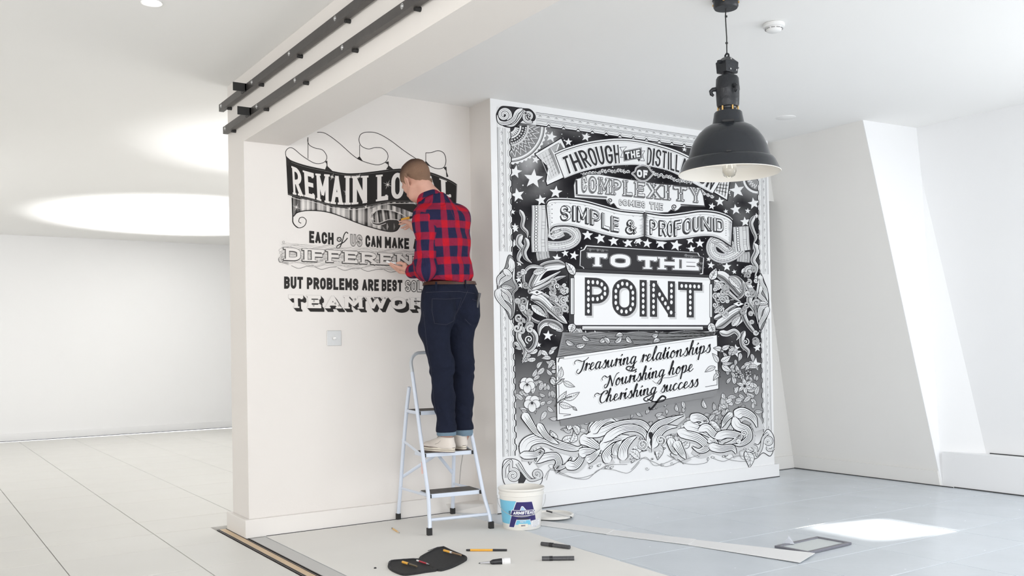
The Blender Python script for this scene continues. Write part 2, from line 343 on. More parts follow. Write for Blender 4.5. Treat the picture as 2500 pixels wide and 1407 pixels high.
# ---------------------------------------------------------------- light switch / outlet on the partition
sw = empty('wall_switch', (px_y(815.5, 826, 5.34)[0], 5.34, px_y(815.5, 826, 5.34)[2]), 'square brushed steel switch plate with a white knob below the lettering', 'switch')
MB().box(-.046, -.005, -.046, .046, 0, .046).build('plate', mat('brushed_steel', (.52, .52, .51), .38, .55, noise=.04, scale=60), sw, bevel=.002)
b = MB(); q = MB().lathe([(.0001, 0), (.010, 0), (.009, -.012), (.006, -.016), (.0001, -.017)], 18)
b.add([(p[0], p[2]-.005, p[1]) for p in q.v], q.f); b.build('knob', M_wpl, sw, True)
for x in (-.030, .030): MB().add([(x+.0035*math.cos(a), -.0056, .0035*math.sin(a)) for a in [k*math.pi/5 for k in range(10)]], [tuple(range(10))]).build('screw', M_zinc, sw)
# ---------------------------------------------------------------- paper sheet, tape and floor box
M_sheet = mat('sheet_paper', (.80, .785, .75), .75, noise=.05, scale=1.6, bump=.12, bscale=14)
b = MB(); pts = [(1.772, 5.295), (1.772, -1.5), (2.93, -1.5), (2.96, 3.24), (2.985, 3.9), (3.03, 4.47), (3.022, 4.75), (3.004, 5.07), (3.0, 5.295)]
n = len(pts); b.v = [(x, y, .001) for x, y in pts]+[(x, y, .003) for x, y in pts]
b.f = [tuple(range(n))[::-1], tuple(range(n, 2*n))]+[(i, (i+1)%n, n+(i+1)%n, n+i) for i in range(n)]
tag(b.build('floor_sheet', M_sheet, None), 'large off-white paper sheet covering the floor under the stepladder', 'floor sheet')
b = MB(); A = [px_z(*q)[:2] for q in ((1322, 1273), (1500, 1296), (1700, 1320), (1990, 1358))]; B = [px_z(*q)[:2] for q in ((1318, 1284), (1480, 1306), (1680, 1332), (1953, 1377))]
hz = [.004, .004, .004, .012]
for i in range(3):
    b.hexa([(*A[i], .001), (*B[i], .001), (*B[i+1], .001+hz[i+1]*.3), (*A[i+1], .001+hz[i+1])], [(*A[i], hz[i]), (*B[i], .003), (*B[i+1], .003+hz[i+1]*.3), (*A[i+1], hz[i+1]+.003)])
tag(b.build('paper_strip', mat('white_paper', (.80, .80, .80), .6), None), 'long white strip of paper lying across the grey floor', 'paper strip')
# floor box frame
cs = [Vector(px_z(*q)) for q in ((1890, 1338), (1997, 1317), (2078, 1330), (1975, 1357))]
cen = sum(cs, Vector())/4
fbx = empty('floor_box', cen, 'dark framed floor outlet cover with a pale panel, slightly raised', 'floor box')
ux = (cs[2]-cs[1]+cs[3]-cs[0]).normalized(); uy = Vector((-ux.y, ux.x, 0)); HX = ((cs[2]-cs[1]).length+(cs[3]-cs[0]).length)/4; HY = ((cs[1]-cs[0]).length+(cs[2]-cs[3]).length)/4
def lo(x, y, z): return ux*x+uy*y+Vector((0, 0, z))
fr = MB(); r_ = .022
for x0, x1, y0, y1 in ((-HX, HX, -HY, -HY+r_), (-HX, HX, HY-r_, HY), (-HX, -HX+r_, -HY+r_, HY-r_), (HX-r_, HX, -HY+r_, HY-r_)):
    fr.hexa([lo(x0, y0, .001), lo(x1, y0, .001), lo(x1, y1, .001), lo(x0, y1, .001)], [lo(x0, y0, .014), lo(x1, y0, .014), lo(x1, y1, .014), lo(x0, y1, .014)])
fr.build('frame', mat('grey_frame', (.20, .20, .23), .35, .3), fbx, bevel=.002)
MB().hexa([lo(-HX+r_, -HY+r_, .001), lo(HX-r_, -HY+r_, .001), lo(HX-r_, HY-r_, .001), lo(-HX+r_, HY-r_, .001)],
          [lo(-HX+r_, -HY+r_, .008), lo(HX-r_, -HY+r_, .008), lo(HX-r_, HY-r_, .008), lo(-HX+r_, HY-r_, .008)]).build('lid_panel', mat('lid_panel', (.62, .66, .66), .3), fbx)
q = Vector(px_z(1926, 1333)) - cen
tr = MB().add([q+Vector(p) for p in ((-.03, .02, .012), (.01, -.03, .012), (.045, .015, .012), (-.012, -.004, .045), (.034, .028, .045))], [(0, 1, 3), (1, 2, 4, 3), (2, 0, 3, 4), (0, 2, 1)])
tr.build('cable_flap', mat('flap_grey', (.55, .57, .62), .4), fbx)
# ---------------------------------------------------------------- paint bucket, its lid, pen on the lid
BX, BY = 3.085, 4.62
bk = empty('paint_bucket', (BX, BY, .001), 'white plastic paint bucket with a blue and navy label beside the stepladder', 'bucket')
M_bk = mat('bucket_plastic', (.84, .82, .77), .35, spec=.5, noise=.01)
MB().lathe([(.0001, .0), (.107, .0), (.1105, .004), (.129, .196), (.134, .198), (.134, .206), (.131, .208), (.1315, .222), (.1365, .226), (.139, .232), (.1365, .238), (.131, .236), (.126, .19), (.110, .02), (.0001, .016)], 64).build('body', M_bk, bk, True)
def bR(z): return .1105+(.129-.1105)*(z-.004)/.192
face = math.atan2(-BY, -BX)
def bp(a, z, off=.0006):  # a metres along the surface from the side facing the viewer
    th = face + a/.12; r = bR(z)+off; return (r*math.cos(th), r*math.sin(th), z)
def blabel(name, polys, m, off):
    b = MB()
    for P in polys:
        (a0, z0), (a1, z1), (a2, z2), (a3, z3) = P; N = max(1, int(abs(a1-a0)/.006)+1); M_ = max(1, int((max(z2, z3)-min(z0, z1))/.012)+1)
        def f(s, t): return ((a0+(a1-a0)*s)*(1-t)+(a3+(a2-a3)*s)*t, (z0+(z1-z0)*s)*(1-t)+(z3+(z2-z3)*s)*t)
        n = len(b.v); b.v += [tuple(bp(*f(i/N, j/M_), off)) for j in range(M_+1) for i in range(N+1)]
        b.f += [(n+j*(N+1)+i, n+j*(N+1)+i+1, n+(j+1)*(N+1)+i+1, n+(j+1)*(N+1)+i) for j in range(M_) for i in range(N)]
    return b.build(name, m, bk)
M_lb = mat('label_light_blue', (.20, .56, .76), .4); M_nv = mat('label_navy', (.030, .022, .14), .4); M_wl = mat('label_white', (.85, .85, .86), .4); M_ink0 = mat('label_black', (.03, .03, .06), .4)
# positions along the surface follow the photograph: left edge of the blue at -.155, the letter A centred
blabel('label_band', [((-.19, .036), (-.03, .036), (-.03, .172), (-.19, .172))], M_lb, .0006)
blabel('label_band', [((-.052, .034), (.062, .034), (.062, .070), (-.052, .070))], M_lb, .0006)
def A_shape(g):
    return [((-.084-g, .019-g), (-.050+g, .019-g), (-.022+g, .087), (-.060-g, .087)), ((.068-g, .019-g), (.101+g, .019-g), (.085+g, .087), (.044-g, .087)),
            ((-.060-g, .087), (.085+g, .087), (.059+g, .167+g), (-.027-g, .167+g)), ((-.030, .064-g), (.050, .064-g), (.050, .087), (-.030, .087))]
blabel('label_letter', A_shape(.003), M_wl, .0010)
blabel('label_letter', A_shape(0), M_nv, .0014)
blabel('label_peak', [((-.010, .119), (.028, .119), (.008, .144), (-.001, .143))], M_wl, .0018)
blabel('label_peak', [((-.006, .119), (.023, .119), (.006, .140), (.000, .139))], mat('label_pale_blue', (.42, .60, .80), .4), .0021)
blabel('label_brush', [((-.070, .085), (.080, .087), (.084, .120), (-.058, .121))], M_wl, .0020)
blabel('label_brush', [((-.066, .088), (.077, .090), (.080, .117), (-.055, .118))], M_nv, .0023)
blabel('label_brush', [((-.080, .090+k*.009), (-.066, .091+k*.009), (-.063, .096+k*.009), (-.077, .095+k*.009)) for k in range(3)], M_ink0, .0023)
blabel('label_bar', [((-.024, .066), (.042, .066), (.042, .075), (-.024, .075))], M_ink0, .0020)
blabel('label_tag', [((-.020, .019), (.037, .019), (.037, .040), (-.020, .040))], mat('label_cream', (.80, .76, .66), .5), .0020)
blabel('label_panel', [((.062, .020), (.132, .022), (.130, .062), (.058, .056))], M_wl, .0020)
for k in range(5): blabel('label_line', [((.068, .025+k*.007), (.120-(k%2)*.01, .027+k*.007), (.120-(k%2)*.01, .0285+k*.007), (.068, .0265+k*.007))], mat('label_grey', (.35, .35, .4), .5), .0023)
hp = []
for k in range(25):
    a = math.pi*k/24; th0 = face+math.pi/2
    # bail hangs down the front
    s = math.cos(a); dn = math.sin(a)
    d = Vector((math.cos(th0), math.sin(th0), 0)); fz = Vector((math.cos(face), math.sin(face), 0))
    p = d*(.142*s) + fz*(.140*dn*1.0) + Vector((0, 0, .190-.105*dn**.8)); hp.append(p)
MB().tube(hp, .0016, 6).build('wire_handle', mat('handle_wire', (.55, .55, .55), .4, .7), bk, True)
ld = empty('bucket_lid', (*px_z(1347, 1264)[:2], .0105), 'round white bucket lid lying on the grey floor behind the bucket', 'lid')
MB().lathe([(.0001, .004), (.118, .004), (.122, .012), (.132, .014), (.137, .010), (.138, .0), (.134, -.003), (.0001, -.002)], 56).build('disc', M_bk, ld, True)
def stick(name, p0, p1, segs, label, cat, root_z=0., grp=None, r=.005):
    """cylindrical pen: segs = (t0,t1,r0,r1,partname,material)"""
    a = Vector(p0); b = Vector(p1); d = b-a; Ln = d.length
    t = empty(name, a, label, cat, group=grp)
    R = d.normalized().to_track_quat('Z', 'Y').to_matrix()
    for t0, t1, r0, r1, pn, m in segs:
        q = MB().lathe([(.0001, t0*Ln), (r0, t0*Ln+.0003), (r1, t1*Ln-.0003), (.0001, t1*Ln)], 20)
        x = MB().add([R@Vector(v) for v in q.v], q.f); x.build(pn, m, t, True)
    return t
M_or = mat('orange_pen', (.82, .42, .05), .4); M_pk = mat('pen_black', (.015, .015, .018), .35); M_pg = mat('pen_grey', (.07, .07, .075), .35, noise=.5, scale=120)
M_pw = mat('pen_white', (.82, .82, .82), .35); M_silver = mat('pen_silver', (.5, .5, .52), .3, .6)
def zz(q, z): return (*px_z(*q)[:2], z)
stick('marker_pen', zz((1335, 1259), .028), zz((1396, 1275), .028), [(0, .25, .005, .005, 'cap', M_pk), (.25, .95, .0045, .0045, 'barrel', M_pw), (.95, 1, .004, .003, 'tip', M_pk)], 'slim white pen with black cap lying on the bucket lid', 'pen')
# ---------------------------------------------------------------- tools on the sheet
stick('pencil_stub', zz((957, 1293), .0075), zz((976, 1305), .0065), [(0, .12, .003, .0045, 'ferrule', M_pk), (.12, .75, .0045, .0045, 'barrel', mat('pencil_wood', (.75, .48, .20), .5)), (.75, .92, .0045, .0015, 'sharpened_end', mat('bare_cedar', (.78, .62, .42), .6)), (.92, 1, .0015, .0004, 'lead', M_pk)], 'short wooden pencil stub on the floor near the left ladder leg', 'pencil')
stick('paint_marker', zz((1138, 1348), .0092), zz((1240, 1348), .0092), [(0, .10, .0045, .0055, 'end_plug', M_pk), (.10, .64, .0058, .0058, 'barrel', M_or), (.64, .98, .0062, .0055, 'cap', M_pk)], 'yellow and black paint marker lying level on the sheet behind the white-ended marker', 'pen')
stick('lettering_marker', zz((1168, 1381), .0105), zz((1246, 1378), .0165), [(0, .06, .001, .003, 'nib', M_pk), (.06, .36, .003, .006, 'tip_cone', M_silver), (.36, .45, .006, .013, 'shoulder', M_pk), (.45, .74, .013, .0155, 'barrel', M_pk), (.74, .80, .0157, .0157, 'band', M_pw), (.80, 1, .0165, .0155, 'end_cap', M_pw)], 'thick black marker with a pointed nib and white end cap, on the sheet', 'marker')
stick('thick_marker', zz((1322, 1334), .013), zz((1391, 1343), .013), [(0, .36, .0105, .0118, 'cap', M_pg), (.30, .42, .0122, .0122, 'ring', M_pk), (.42, 1, .0105, .0108, 'barrel', M_pg)], 'upper of the two thick dark grey markers near the sheet edge', 'marker', grp='thick dark grey markers')
stick('thick_marker', zz((1323, 1371), .013), zz((1402, 1370), .013), [(0, .27, .0118, .0118, 'cap', M_pg), (.23, .34, .0124, .0124, 'ring', M_pk), (.34, 1, .0108, .0112, 'barrel', M_pg)], 'lower of the two thick dark grey markers near the sheet edge', 'marker', grp='thick dark grey markers')
# zipped pen case lying open, two halves
M_case = mat('black_nylon', (.012, .012, .013), .7, noise=.3, scale=80, bump=.3, bscale=200)
hinge0 = Vector(zz((1022, 1371), 0)); hinge1 = Vector(zz((1072, 1396), 0))
co = Vector(zz((1048, 1383), .003)); cse = empty('pen_case', co, 'open black zip pen case holding three pens, on the sheet below the stepladder', 'pen case')
def half(pxs, lift, name):
    qs = []; ls = []; n0 = len(pxs)
    for i in range(n0):
        for t in (0, .33, .66):
            p0, p1, p2, p3 = (pxs[(i+j) % n0] for j in (-1, 0, 1, 2)); qs.append(tuple(.5*(2*p1[a]+(p2[a]-p0[a])*t+(2*p0[a]-5*p1[a]+4*p2[a]-p3[a])*t*t+(3*p1[a]-p0[a]-3*p2[a]+p3[a])*t**3) for a in (0, 1))); ls.append(lift[i]*(1-t)+lift[(i+1) % n0]*t)
    pxs, lift = qs, ls
    P = [Vector(zz(q, 0))-Vector((co.x, co.y, 0)) for q in pxs]; c = sum(P, Vector())/len(P)
    n = len(P); b = MB(); rings = []
    for k, (s, z) in enumerate(((1, 0), (1.02, .006), (1.0, .012), (.93, .013), (.90, .0085))):
        rings.append([c+(p-c)*s+Vector((0, 0, z-.0025+lift[i]*(1 if k else .2))) for i, p in enumerate(P)])
    b.v = [tuple(p) for r in rings for p in r]
    for k in range(4):
        for i in range(n): b.f.append((k*n+i, k*n+(i+1)%n, (k+1)*n+(i+1)%n, (k+1)*n+i))
    b.f.append(tuple(range(n))[::-1]); b.f.append(tuple(4*n+i for i in range(n)))
    return b.build(name, M_case, cse, False, bevel=.0025)
half([(948, 1383), (954, 1374), (985, 1371), (1021, 1370), (1048, 1384), (1068, 1396), (1040, 1401), (1010, 1406), (985, 1408), (962, 1400), (949, 1391)], [0]*11, 'case_half')
half([(1022, 1370), (1045, 1355), (1068, 1346), (1084, 1344), (1100, 1352), (1125, 1362), (1137, 1367), (1138, 1372), (1112, 1386), (1090, 1394), (1070, 1397), (1048, 1384)], [0, .003, .006, .008, .008, .008, .008, .006, .003, 0, 0, 0], 'case_half')
zp = MB()
for pxs, z in (([(950, 1383), (955, 1375), (985, 1372), (1020, 1371)], .012), ([(1045, 1356), (1068, 1347), (1084, 1345), (1100, 1353), (1124, 1363), (1135, 1368)], .021)):
    zp.tube([Vector(zz(q, z))-co+Vector((0, 0, co.z-.002)) for q in pxs], .0018, 6)
zp.build('zip', mat('zip_grey', (.05, .05, .055), .5), cse, True)
stick('brush_marker', zz((983, 1382), .0185), zz((1018, 1393), .0185), [(0, .42, .0062, .0062, 'cap', M_or), (.42, .5, .0064, .0064, 'ring', M_pk), (.5, 1, .0055, .004, 'barrel', mat('brown_barrel', (.12, .09, .05), .4))], 'pen with a yellow cap in the left half of the open pen case', 'pen')
stick('red_pen', zz((1018, 1377), .0165), zz((1048, 1387), .0165), [(0, .2, .004, .004, 'clip_end', M_pw), (.2, .8, .0043, .004, 'barrel', mat('red_barrel', (.45, .02, .04), .35)), (.8, 1, .0038, .001, 'tip', M_silver)], 'slim red and white pen by the fold of the open pen case', 'pen')
stick('paint_marker', zz((1084, 1357), .0265), zz((1126, 1369), .0265), [(0, .38, .006, .006, 'cap', M_or), (.38, .48, .0055, .0055, 'collar', M_pw), (.48, 1, .005, .0045, 'barrel', mat('bronze_barrel', (.30, .20, .12), .35, .4))], 'orange and bronze pen in the right half of the open pen case', 'pen')
dq = zz((916, 1390), .003)  # small loose black piece, taken for a pen cap
tag(MB().lathe([(.0001, .0), (.006, .001), (.007, .004), (.004, .007), (.0001, .008)], 12, c=(0, 0, -.0015)).build('rubber_plug', M_pk, None, True), 'tiny black plug lying alone on the sheet left of the pen case', 'plug').location = dq
# ---------------------------------------------------------------- stepladder
th = math.radians(-7.3)
ladder = empty('stepladder', (2.7225, 4.6965, 0), 'pale blue-grey steel stepladder with dark treads that the man stands on', 'stepladder', rz=th)
M_lad = mat('ladder_enamel', (.66, .72, .82), .32, .05, spec=.6); M_tr = mat('tread_rubber', (.11, .10, .09), .8, noise=.4, scale=60, bump=.4, bscale=200); M_rub = mat('black_rubber', (.02, .02, .02), .7)
M_ladg = mat('ladder_hoop_grey', (.62, .66, .70), .3, .4)
def yf(z): return .02+.44*max(0, z-.06)*.93 if z > .06 else .02
rail_pts = {}
def hw(z):
    t = [(0, .193), (.10, .186), (.2, .172), (.45, .166), (.70, .158), (.95, .152)]
    for (a, p), (b_, q) in zip(t, t[1:]):
        if z <= b_: return p+(q-p)*(z-a)/(b_-a)
    return .152
zs = [.028, .07, .11, .16, .22, .34, .46, .58, .70, .82, .92, .96]
for s in (-1, 1):
    MB().tube([(s*hw(z), yf(z), z) for z in zs if z < .93], .0115, 14).build('front_rail', M_lad, ladder, True)
hoop = [(-.152, yf(.90), .90)]
for k in range(0, 13):
    a = math.pi-math.pi*k/12; cx = (-1 if k < 6.5 else 1)*(.152-.075)
    x = .152*math.cos(a) if False else (cx+.075*math.cos(a) if k != 6 else 0); z = .965+.075*math.sin(a)
    hoop.append((x, yf(z), z))
hoop.append((.152, yf(.90), .90))
MB().tube(hoop, .0105, 12).build('hand_hoop', M_ladg, ladder, True)
STEP = [(.222, 'lower'), (.448, 'middle'), (.69, 'top')]
for z, nm in STEP:
    y0 = yf(z)+.0; dep = .165 if nm != 'top' else .20; h = hw(z)-.010
    st = MB().box(-h, y0+.004, z-.024, h, y0+.012, z).box(-h, y0+.012, z-.006, h, y0+dep, z-.001).box(-h, y0+dep-.006, z-.024, h, y0+dep, z-.001).box(-h, y0+.012, z-.022, -h+.004, y0+dep-.006, z-.004).box(h-.004, y0+.012, z-.022, h, y0+dep-.006, z-.004).build('step_frame', M_lad, ladder, bevel=.002)
    MB().box(-h+.006, y0+.014, z-.001, h-.006, y0+dep-.004, z+.003).build('tread', M_tr, st)
    for s in (-1, 1): MB().box(s*h-.010, y0-.004, z-.023, s*h+.010, y0+.010, z-.001).build('end_cap', M_rub, st, bevel=.002)
for s in (-1, 1):
    MB().tube([(s*.183, .585, .028), (s*.178, .560, .16), (s*.170, .515, .42), (s*.160, .455, .72), (s*.156, .420, .83)], .0115, 14).build('rear_leg', M_lad, ladder, True)
    MB().obox((s*.193, .02, .022), (.014, 0, 0), (0, .014, 0), (0, 0, .022)).build('rubber_foot', M_rub, ladder, bevel=.003)
    MB().obox((s*.183, .585, .020), (.014, 0, 0), (0, .014, 0), (0, 0, .020)).build('rubber_foot', M_rub, ladder, bevel=.003)
    # side links and braces
    MB().tube([(s*.176, .553, .20), (s*.172, yf(.215)+.02, .215)], .008, 8, flat=(1, 0, 0)).build('side_link', M_lad, ladder)
    MB().tube([(s*.172, .52, .50), (s*.160, yf(.44)+.03, .435)], .009, 8, flat=(1, 0, 0)).build('side_link', M_lad, ladder)
    MB().tube([(0, .37, .418), (s*.177, .55, .262)], .010, 8, flat=(0, 1, 0)).build('cross_brace', M_lad, ladder)
    MB().tube([(s*.158, yf(.69)+.02, .680), (s*.166, .462, .685)], .010, 8, flat=(1, 0, 0)).build('side_link', M_lad, ladder)
MB().tube([(-.188, yf(.085)+.004, .085), (.188, yf(.085)+.004, .085)], .0095, 12).build('front_bar', M_lad, ladder, True)
MB().box(-.02, .36, .410, .02, .39, .424).build('brace_plate', M_lad, ladder)
MB().tube([(.145, .30, .44), (.150, .36, .33), (.155, .40, .22)], .0022, 6).build('safety_strap', mat('strap_grey', (.35, .33, .31), .7), ladder, True)
b = MB().box(-.173, .187, .33, -.160, .189, .40)
b.build('warning_label', mat('ladder_label', (.80, .55, .50), .5), ladder)
# ---------------------------------------------------------------- organic modelling: signed distance volumes -> smooth meshes
class Vol:
    def __init__(s, lo, hi, h):
        s.h = h; s.lo = np.array(lo, np.float32); n = np.ceil((np.array(hi)-np.array(lo))/h).astype(int)+1
        s.ax = [(s.lo[k]+h*np.arange(n[k])).astype(np.float32) for k in range(3)]; s.d = np.full(n, .06, np.float32)
    def sub(s, lo, hi):
        sl = []
        for k in range(3):
            a = int(max(0, math.floor((lo[k]-s.lo[k])/s.h))); b = int(min(len(s.ax[k]), math.ceil((hi[k]-s.lo[k])/s.h)+1))
            if b <= a: return None, None
            sl.append(slice(a, b))
        X, Y, Z = np.meshgrid(*[s.ax[k][sl[k]] for k in range(3)], indexing='ij')
        return tuple(sl), np.stack([X, Y, Z], -1)
    def comb(s, sl, di, k, cut=False):
        a = s.d[sl]
        if cut: di = -di; s.d[sl] = np.maximum(a, di) if k <= 0 else -s.smin(-a, -di, k); return
        s.d[sl] = s.smin(a, di, k)
    @staticmethod
    def smin(a, b, k):
        if k <= 0: return np.minimum(a, b)
        h = np.clip(k-np.abs(a-b), 0, None)/k; return np.minimum(a, b)-h*h*k*.25
    def cap(s, a, b, ra, rb, k=.02, flat=None, fk=1., cut=False):
        """tapered capsule; distances along the unit vector flat are scaled by fk (>1 makes it thinner that way)"""
        a = np.array(a, np.float32); b = np.array(b, np.float32); m = max(ra, rb)*max(1, 1/fk)+k+.03
        sl, P = s.sub(np.minimum(a, b)-m, np.maximum(a, b)+m)
        if sl is None: return
        ab = b-a; L2 = float(ab@ab)+1e-9; t = np.clip(((P-a)@ab)/L2, 0, 1); q = P-a-t[..., None]*ab
        if flat is not None:
            f = np.array(flat, np.float32); f /= np.linalg.norm(f); c = q@f; q = q+c[..., None]*f*(fk-1)
        s.comb(sl, np.linalg.norm(q, axis=-1)-(ra+(rb-ra)*t), k, cut)
    def ell(s, c, r, R=None, k=.02, cut=False):
        c = np.array(c, np.float32); r = np.array(r, np.float32); m = r.max()+k+.03; sl, P = s.sub(c-m, c+m)
        if sl is None: return
        q = P-c
        if R is not None: q = q@np.array(R, np.float32)      # columns of R = axes
        k0 = np.linalg.norm(q/r, axis=-1); k1 = np.linalg.norm(q/(r*r), axis=-1)+1e-6; s.comb(sl, k0*(k0-1)/k1, k, cut)
    def chain(s, pts, rs, k=.02, **kw):
        for i in range(len(pts)-1): s.cap(pts[i], pts[i+1], rs[i], rs[i+1], k, **kw)
    def plane(s, p, n, k=.004):        # keep the side opposite to n
        P = np.stack(np.meshgrid(*s.ax, indexing='ij'), -1); n = np.array(n, np.float32); n /= np.linalg.norm(n)
        s.d = -s.smin(-s.d, -((P-np.array(p, np.float32))@n), k)
    def wrinkle(s, amp, freq, seed, an=(1, 1, 1), fn=None):
        rs = np.random.RandomState(seed); X, Y, Z = np.meshgrid(*s.ax, indexing='ij'); w = 0
        for i in range(9):
            v = rs.normal(size=3)*np.array(an); v = v/np.linalg.norm(v)*freq*rs.uniform(.6, 1.6); w = w+np.sin(v[0]*X+v[1]*Y+v[2]*Z+rs.uniform(0, 6.28)+1.3*np.sin(v[1]*X*.6+v[2]*Y*.5-v[0]*Z*.4))
        w = w/3.
        if fn is not None: w = w*fn(X, Y, Z)
        s.d += (amp*w).astype(np.float32)
    def mesh(s):
        d = s.d; sg = d < 0; N = d.shape; acc = np.zeros([n-1 for n in N]+[3], np.float32); cnt = np.zeros([n-1 for n in N], np.float32)
        for ax in range(3):
            o = [a for a in range(3) if a != ax]
            d0 = np.take(d, range(N[ax]-1), ax); d1 = np.take(d, range(1, N[ax]), ax); cr = (d0 < 0) != (d1 < 0)
            t = np.where(cr, d0/np.where(cr, d0-d1, 1), 0).astype(np.float32)
            for i in (0, 1):
                for j in (0, 1):
                    sl = [slice(None)]*3; sl[o[0]] = slice(i, N[o[0]]-1+i); sl[o[1]] = slice(j, N[o[1]]-1+j); sl = tuple(sl)
                    c = cr[sl]; cnt += c; acc[..., ax] += np.where(c, t[sl], 0); acc[..., o[0]] += c*i; acc[..., o[1]] += c*j
        act = cnt > 0; idx = np.full(act.shape, -1, np.int64); idx[act] = np.arange(act.sum()); c = np.argwhere(act)
        V = (c+acc[act]/cnt[act][:, None])*s.h+s.lo; F = []
        for ax in range(3):
            o = [(ax+1) % 3, (ax+2) % 3]
            d0 = np.take(sg, range(N[ax]-1), ax); d1 = np.take(sg, range(1, N[ax]), ax); e = np.argwhere(d0 != d1)
            e = e[(e[:, o[0]] > 0) & (e[:, o[1]] > 0) & (e[:, o[0]] < N[o[0]]-1) & (e[:, o[1]] < N[o[1]]-1)]
            ins = sg[tuple(e.T)]; q = []
            for i, j in ((-1, -1), (0, -1), (0, 0), (-1, 0)):
                f = e.copy(); f[:, o[0]] += i; f[:, o[1]] += j; q.append(idx[tuple(f.T)])
            q = np.stack(q, 1); q[~ins] = q[~ins][:, ::-1]; F.append(q)
        F = np.concatenate(F); return V, F
def vmesh(name, vol, m, parent, smooth_it=1, org=(0, 0, 0)):
    V, F = vol.mesh()
    for _ in range(smooth_it):    # light Laplacian smoothing
        A = np.zeros_like(V); C = np.zeros(len(V))
        for a in range(4):
            b = (a+1) % 4; np.add.at(A, F[:, a], V[F[:, b]]); np.add.at(C, F[:, a], 1); np.add.at(A, F[:, b], V[F[:, a]]); np.add.at(C, F[:, b], 1)
        V = V*.5+.5*A/np.maximum(C, 1)[:, None]
    me = bpy.data.meshes.new(name); V = V-np.array(org); me.from_pydata(V.tolist(), [], F.tolist()); me.update()
    o = link(name, me, m, parent, True); return o, V
# ---------------------------------------------------------------- the man on the ladder
def J(x, y, Y): return np.array(px_y(x, y, Y))
PO = np.array((2.80, 4.93, .452))
man = empty('person', PO, 'man in plaid shirt and dark jeans standing on the stepladder, drawing on the wall', 'person')
rt = np.array((.985, .174, 0)); fw = np.array((-.174, .985, 0)); up = np.array((0, 0, 1.))
hipL, hipR = J(1066, 768, 4.93), J(1128, 765, 4.97)
kneeL, kneeR = J(1077, 888, 4.90), J(1128, 888, 4.945)
ankL, ankR = J(1090, 1060, 4.86), J(1132, 1057, 4.925)
pel = J(1097, 735, 4.95); waist = J(1097, 690, 4.955); chest = J(1085, 590, 4.96); uch = J(1076, 530, 4.97); nk = J(1055, 487, 4.99)
shL, shR = J(1033, 535, 4.92), J(1113, 528, 4.99)
elL, wrL = J(1041, 656, 4.915), J(1006, 663, 5.09)
elR = np.array((2.93, 5.13, 1.63)); wrR = J(1010, 553, 5.17)
hd = J(1015, 441, 5.05)
hy = math.radians(11); hp_ = math.radians(38)
hf = np.array((-math.sin(hy)*math.cos(hp_), math.cos(hy)*math.cos(hp_), -math.sin(hp_))); hr = np.array((math.cos(hy), math.sin(hy), 0)); hu = np.cross(hr, hf)
_ra = math.radians(-4); hr, hu = hr*math.cos(_ra)+hu*math.sin(_ra), hu*math.cos(_ra)-hr*math.sin(_ra)
HM = np.stack([hr, hf, hu], 1)
def H(x, y, z): return hd+hr*x+hf*y+hu*z
# hands: (wrist, palm direction, back-of-hand normal, thumb side)
def hand(vol, wr, d, nrm, side, curl, thumb, sc=1., spread=.05):
    d = d/np.linalg.norm(d); nrm = nrm-d*(nrm@d); nrm /= np.linalg.norm(nrm); lat = np.cross(d, nrm)*side   # lat points to the thumb side
    pc_ = wr+d*.045*sc
    vol.cap(wr-d*.03, wr+d*.012, .026*sc, .025*sc, .02, flat=nrm, fk=1.25)
    vol.cap(wr+d*.015*sc+lat*.012, wr+d*.075*sc+lat*.020, .022*sc, .0165*sc, .012, flat=nrm, fk=1.35)
    vol.cap(wr+d*.015*sc-lat*.010, wr+d*.070*sc-lat*.022, .022*sc, .0155*sc, .012, flat=nrm, fk=1.35)
    tips = []
    for i, (off, ln, r) in enumerate(((.030, .072, .0088), (.010, .080, .0090), (-.011, .075, .0086), (-.030, .060, .0078))):
        p = wr+d*(.082-.004*abs(i-1))*sc+lat*off*sc; dd = d+lat*(.9*off/.03*spread); dd /= np.linalg.norm(dd); c = curl[i]
        for seg, (l, a) in enumerate(((.46, c[0]), (.30, c[1]), (.24, c[2]))):
            ax = np.cos(a)*dd-np.sin(a)*nrm; q = p+ax*ln*l*sc; rr = r*sc*(1-.09*seg)
            vol.cap(p, q, rr, rr*.93, .0035 if seg else .008); p = q; last = ax
        tips.append(p)
    p = wr+d*.022*sc+lat*.020*sc; pts = [p]
    for v, l in thumb: p = p+(d*v[0]+lat*v[1]-nrm*v[2])/np.linalg.norm(v)*l*sc; pts.append(p)
    vol.chain(pts, [.0145*sc, .0118*sc, .0102*sc, .0085*sc], .010)
    return tips, pts[-1], lat, nrm
M_skin = mat('skin', (.60, .335, .255), .48, noise=.10, scale=25, bump=.06, bscale=160, spec=.4)
M_skin.node_tree.nodes['Principled BSDF'].inputs['Subsurface Weight'].default_value = .08
M_skin.node_tree.nodes['Principled BSDF'].inputs['Subsurface Radius'].default_value = (.02, .008, .005)
B = Vol((2.30, 4.66, .44), (3.12, 5.36, 2.24), .0045)
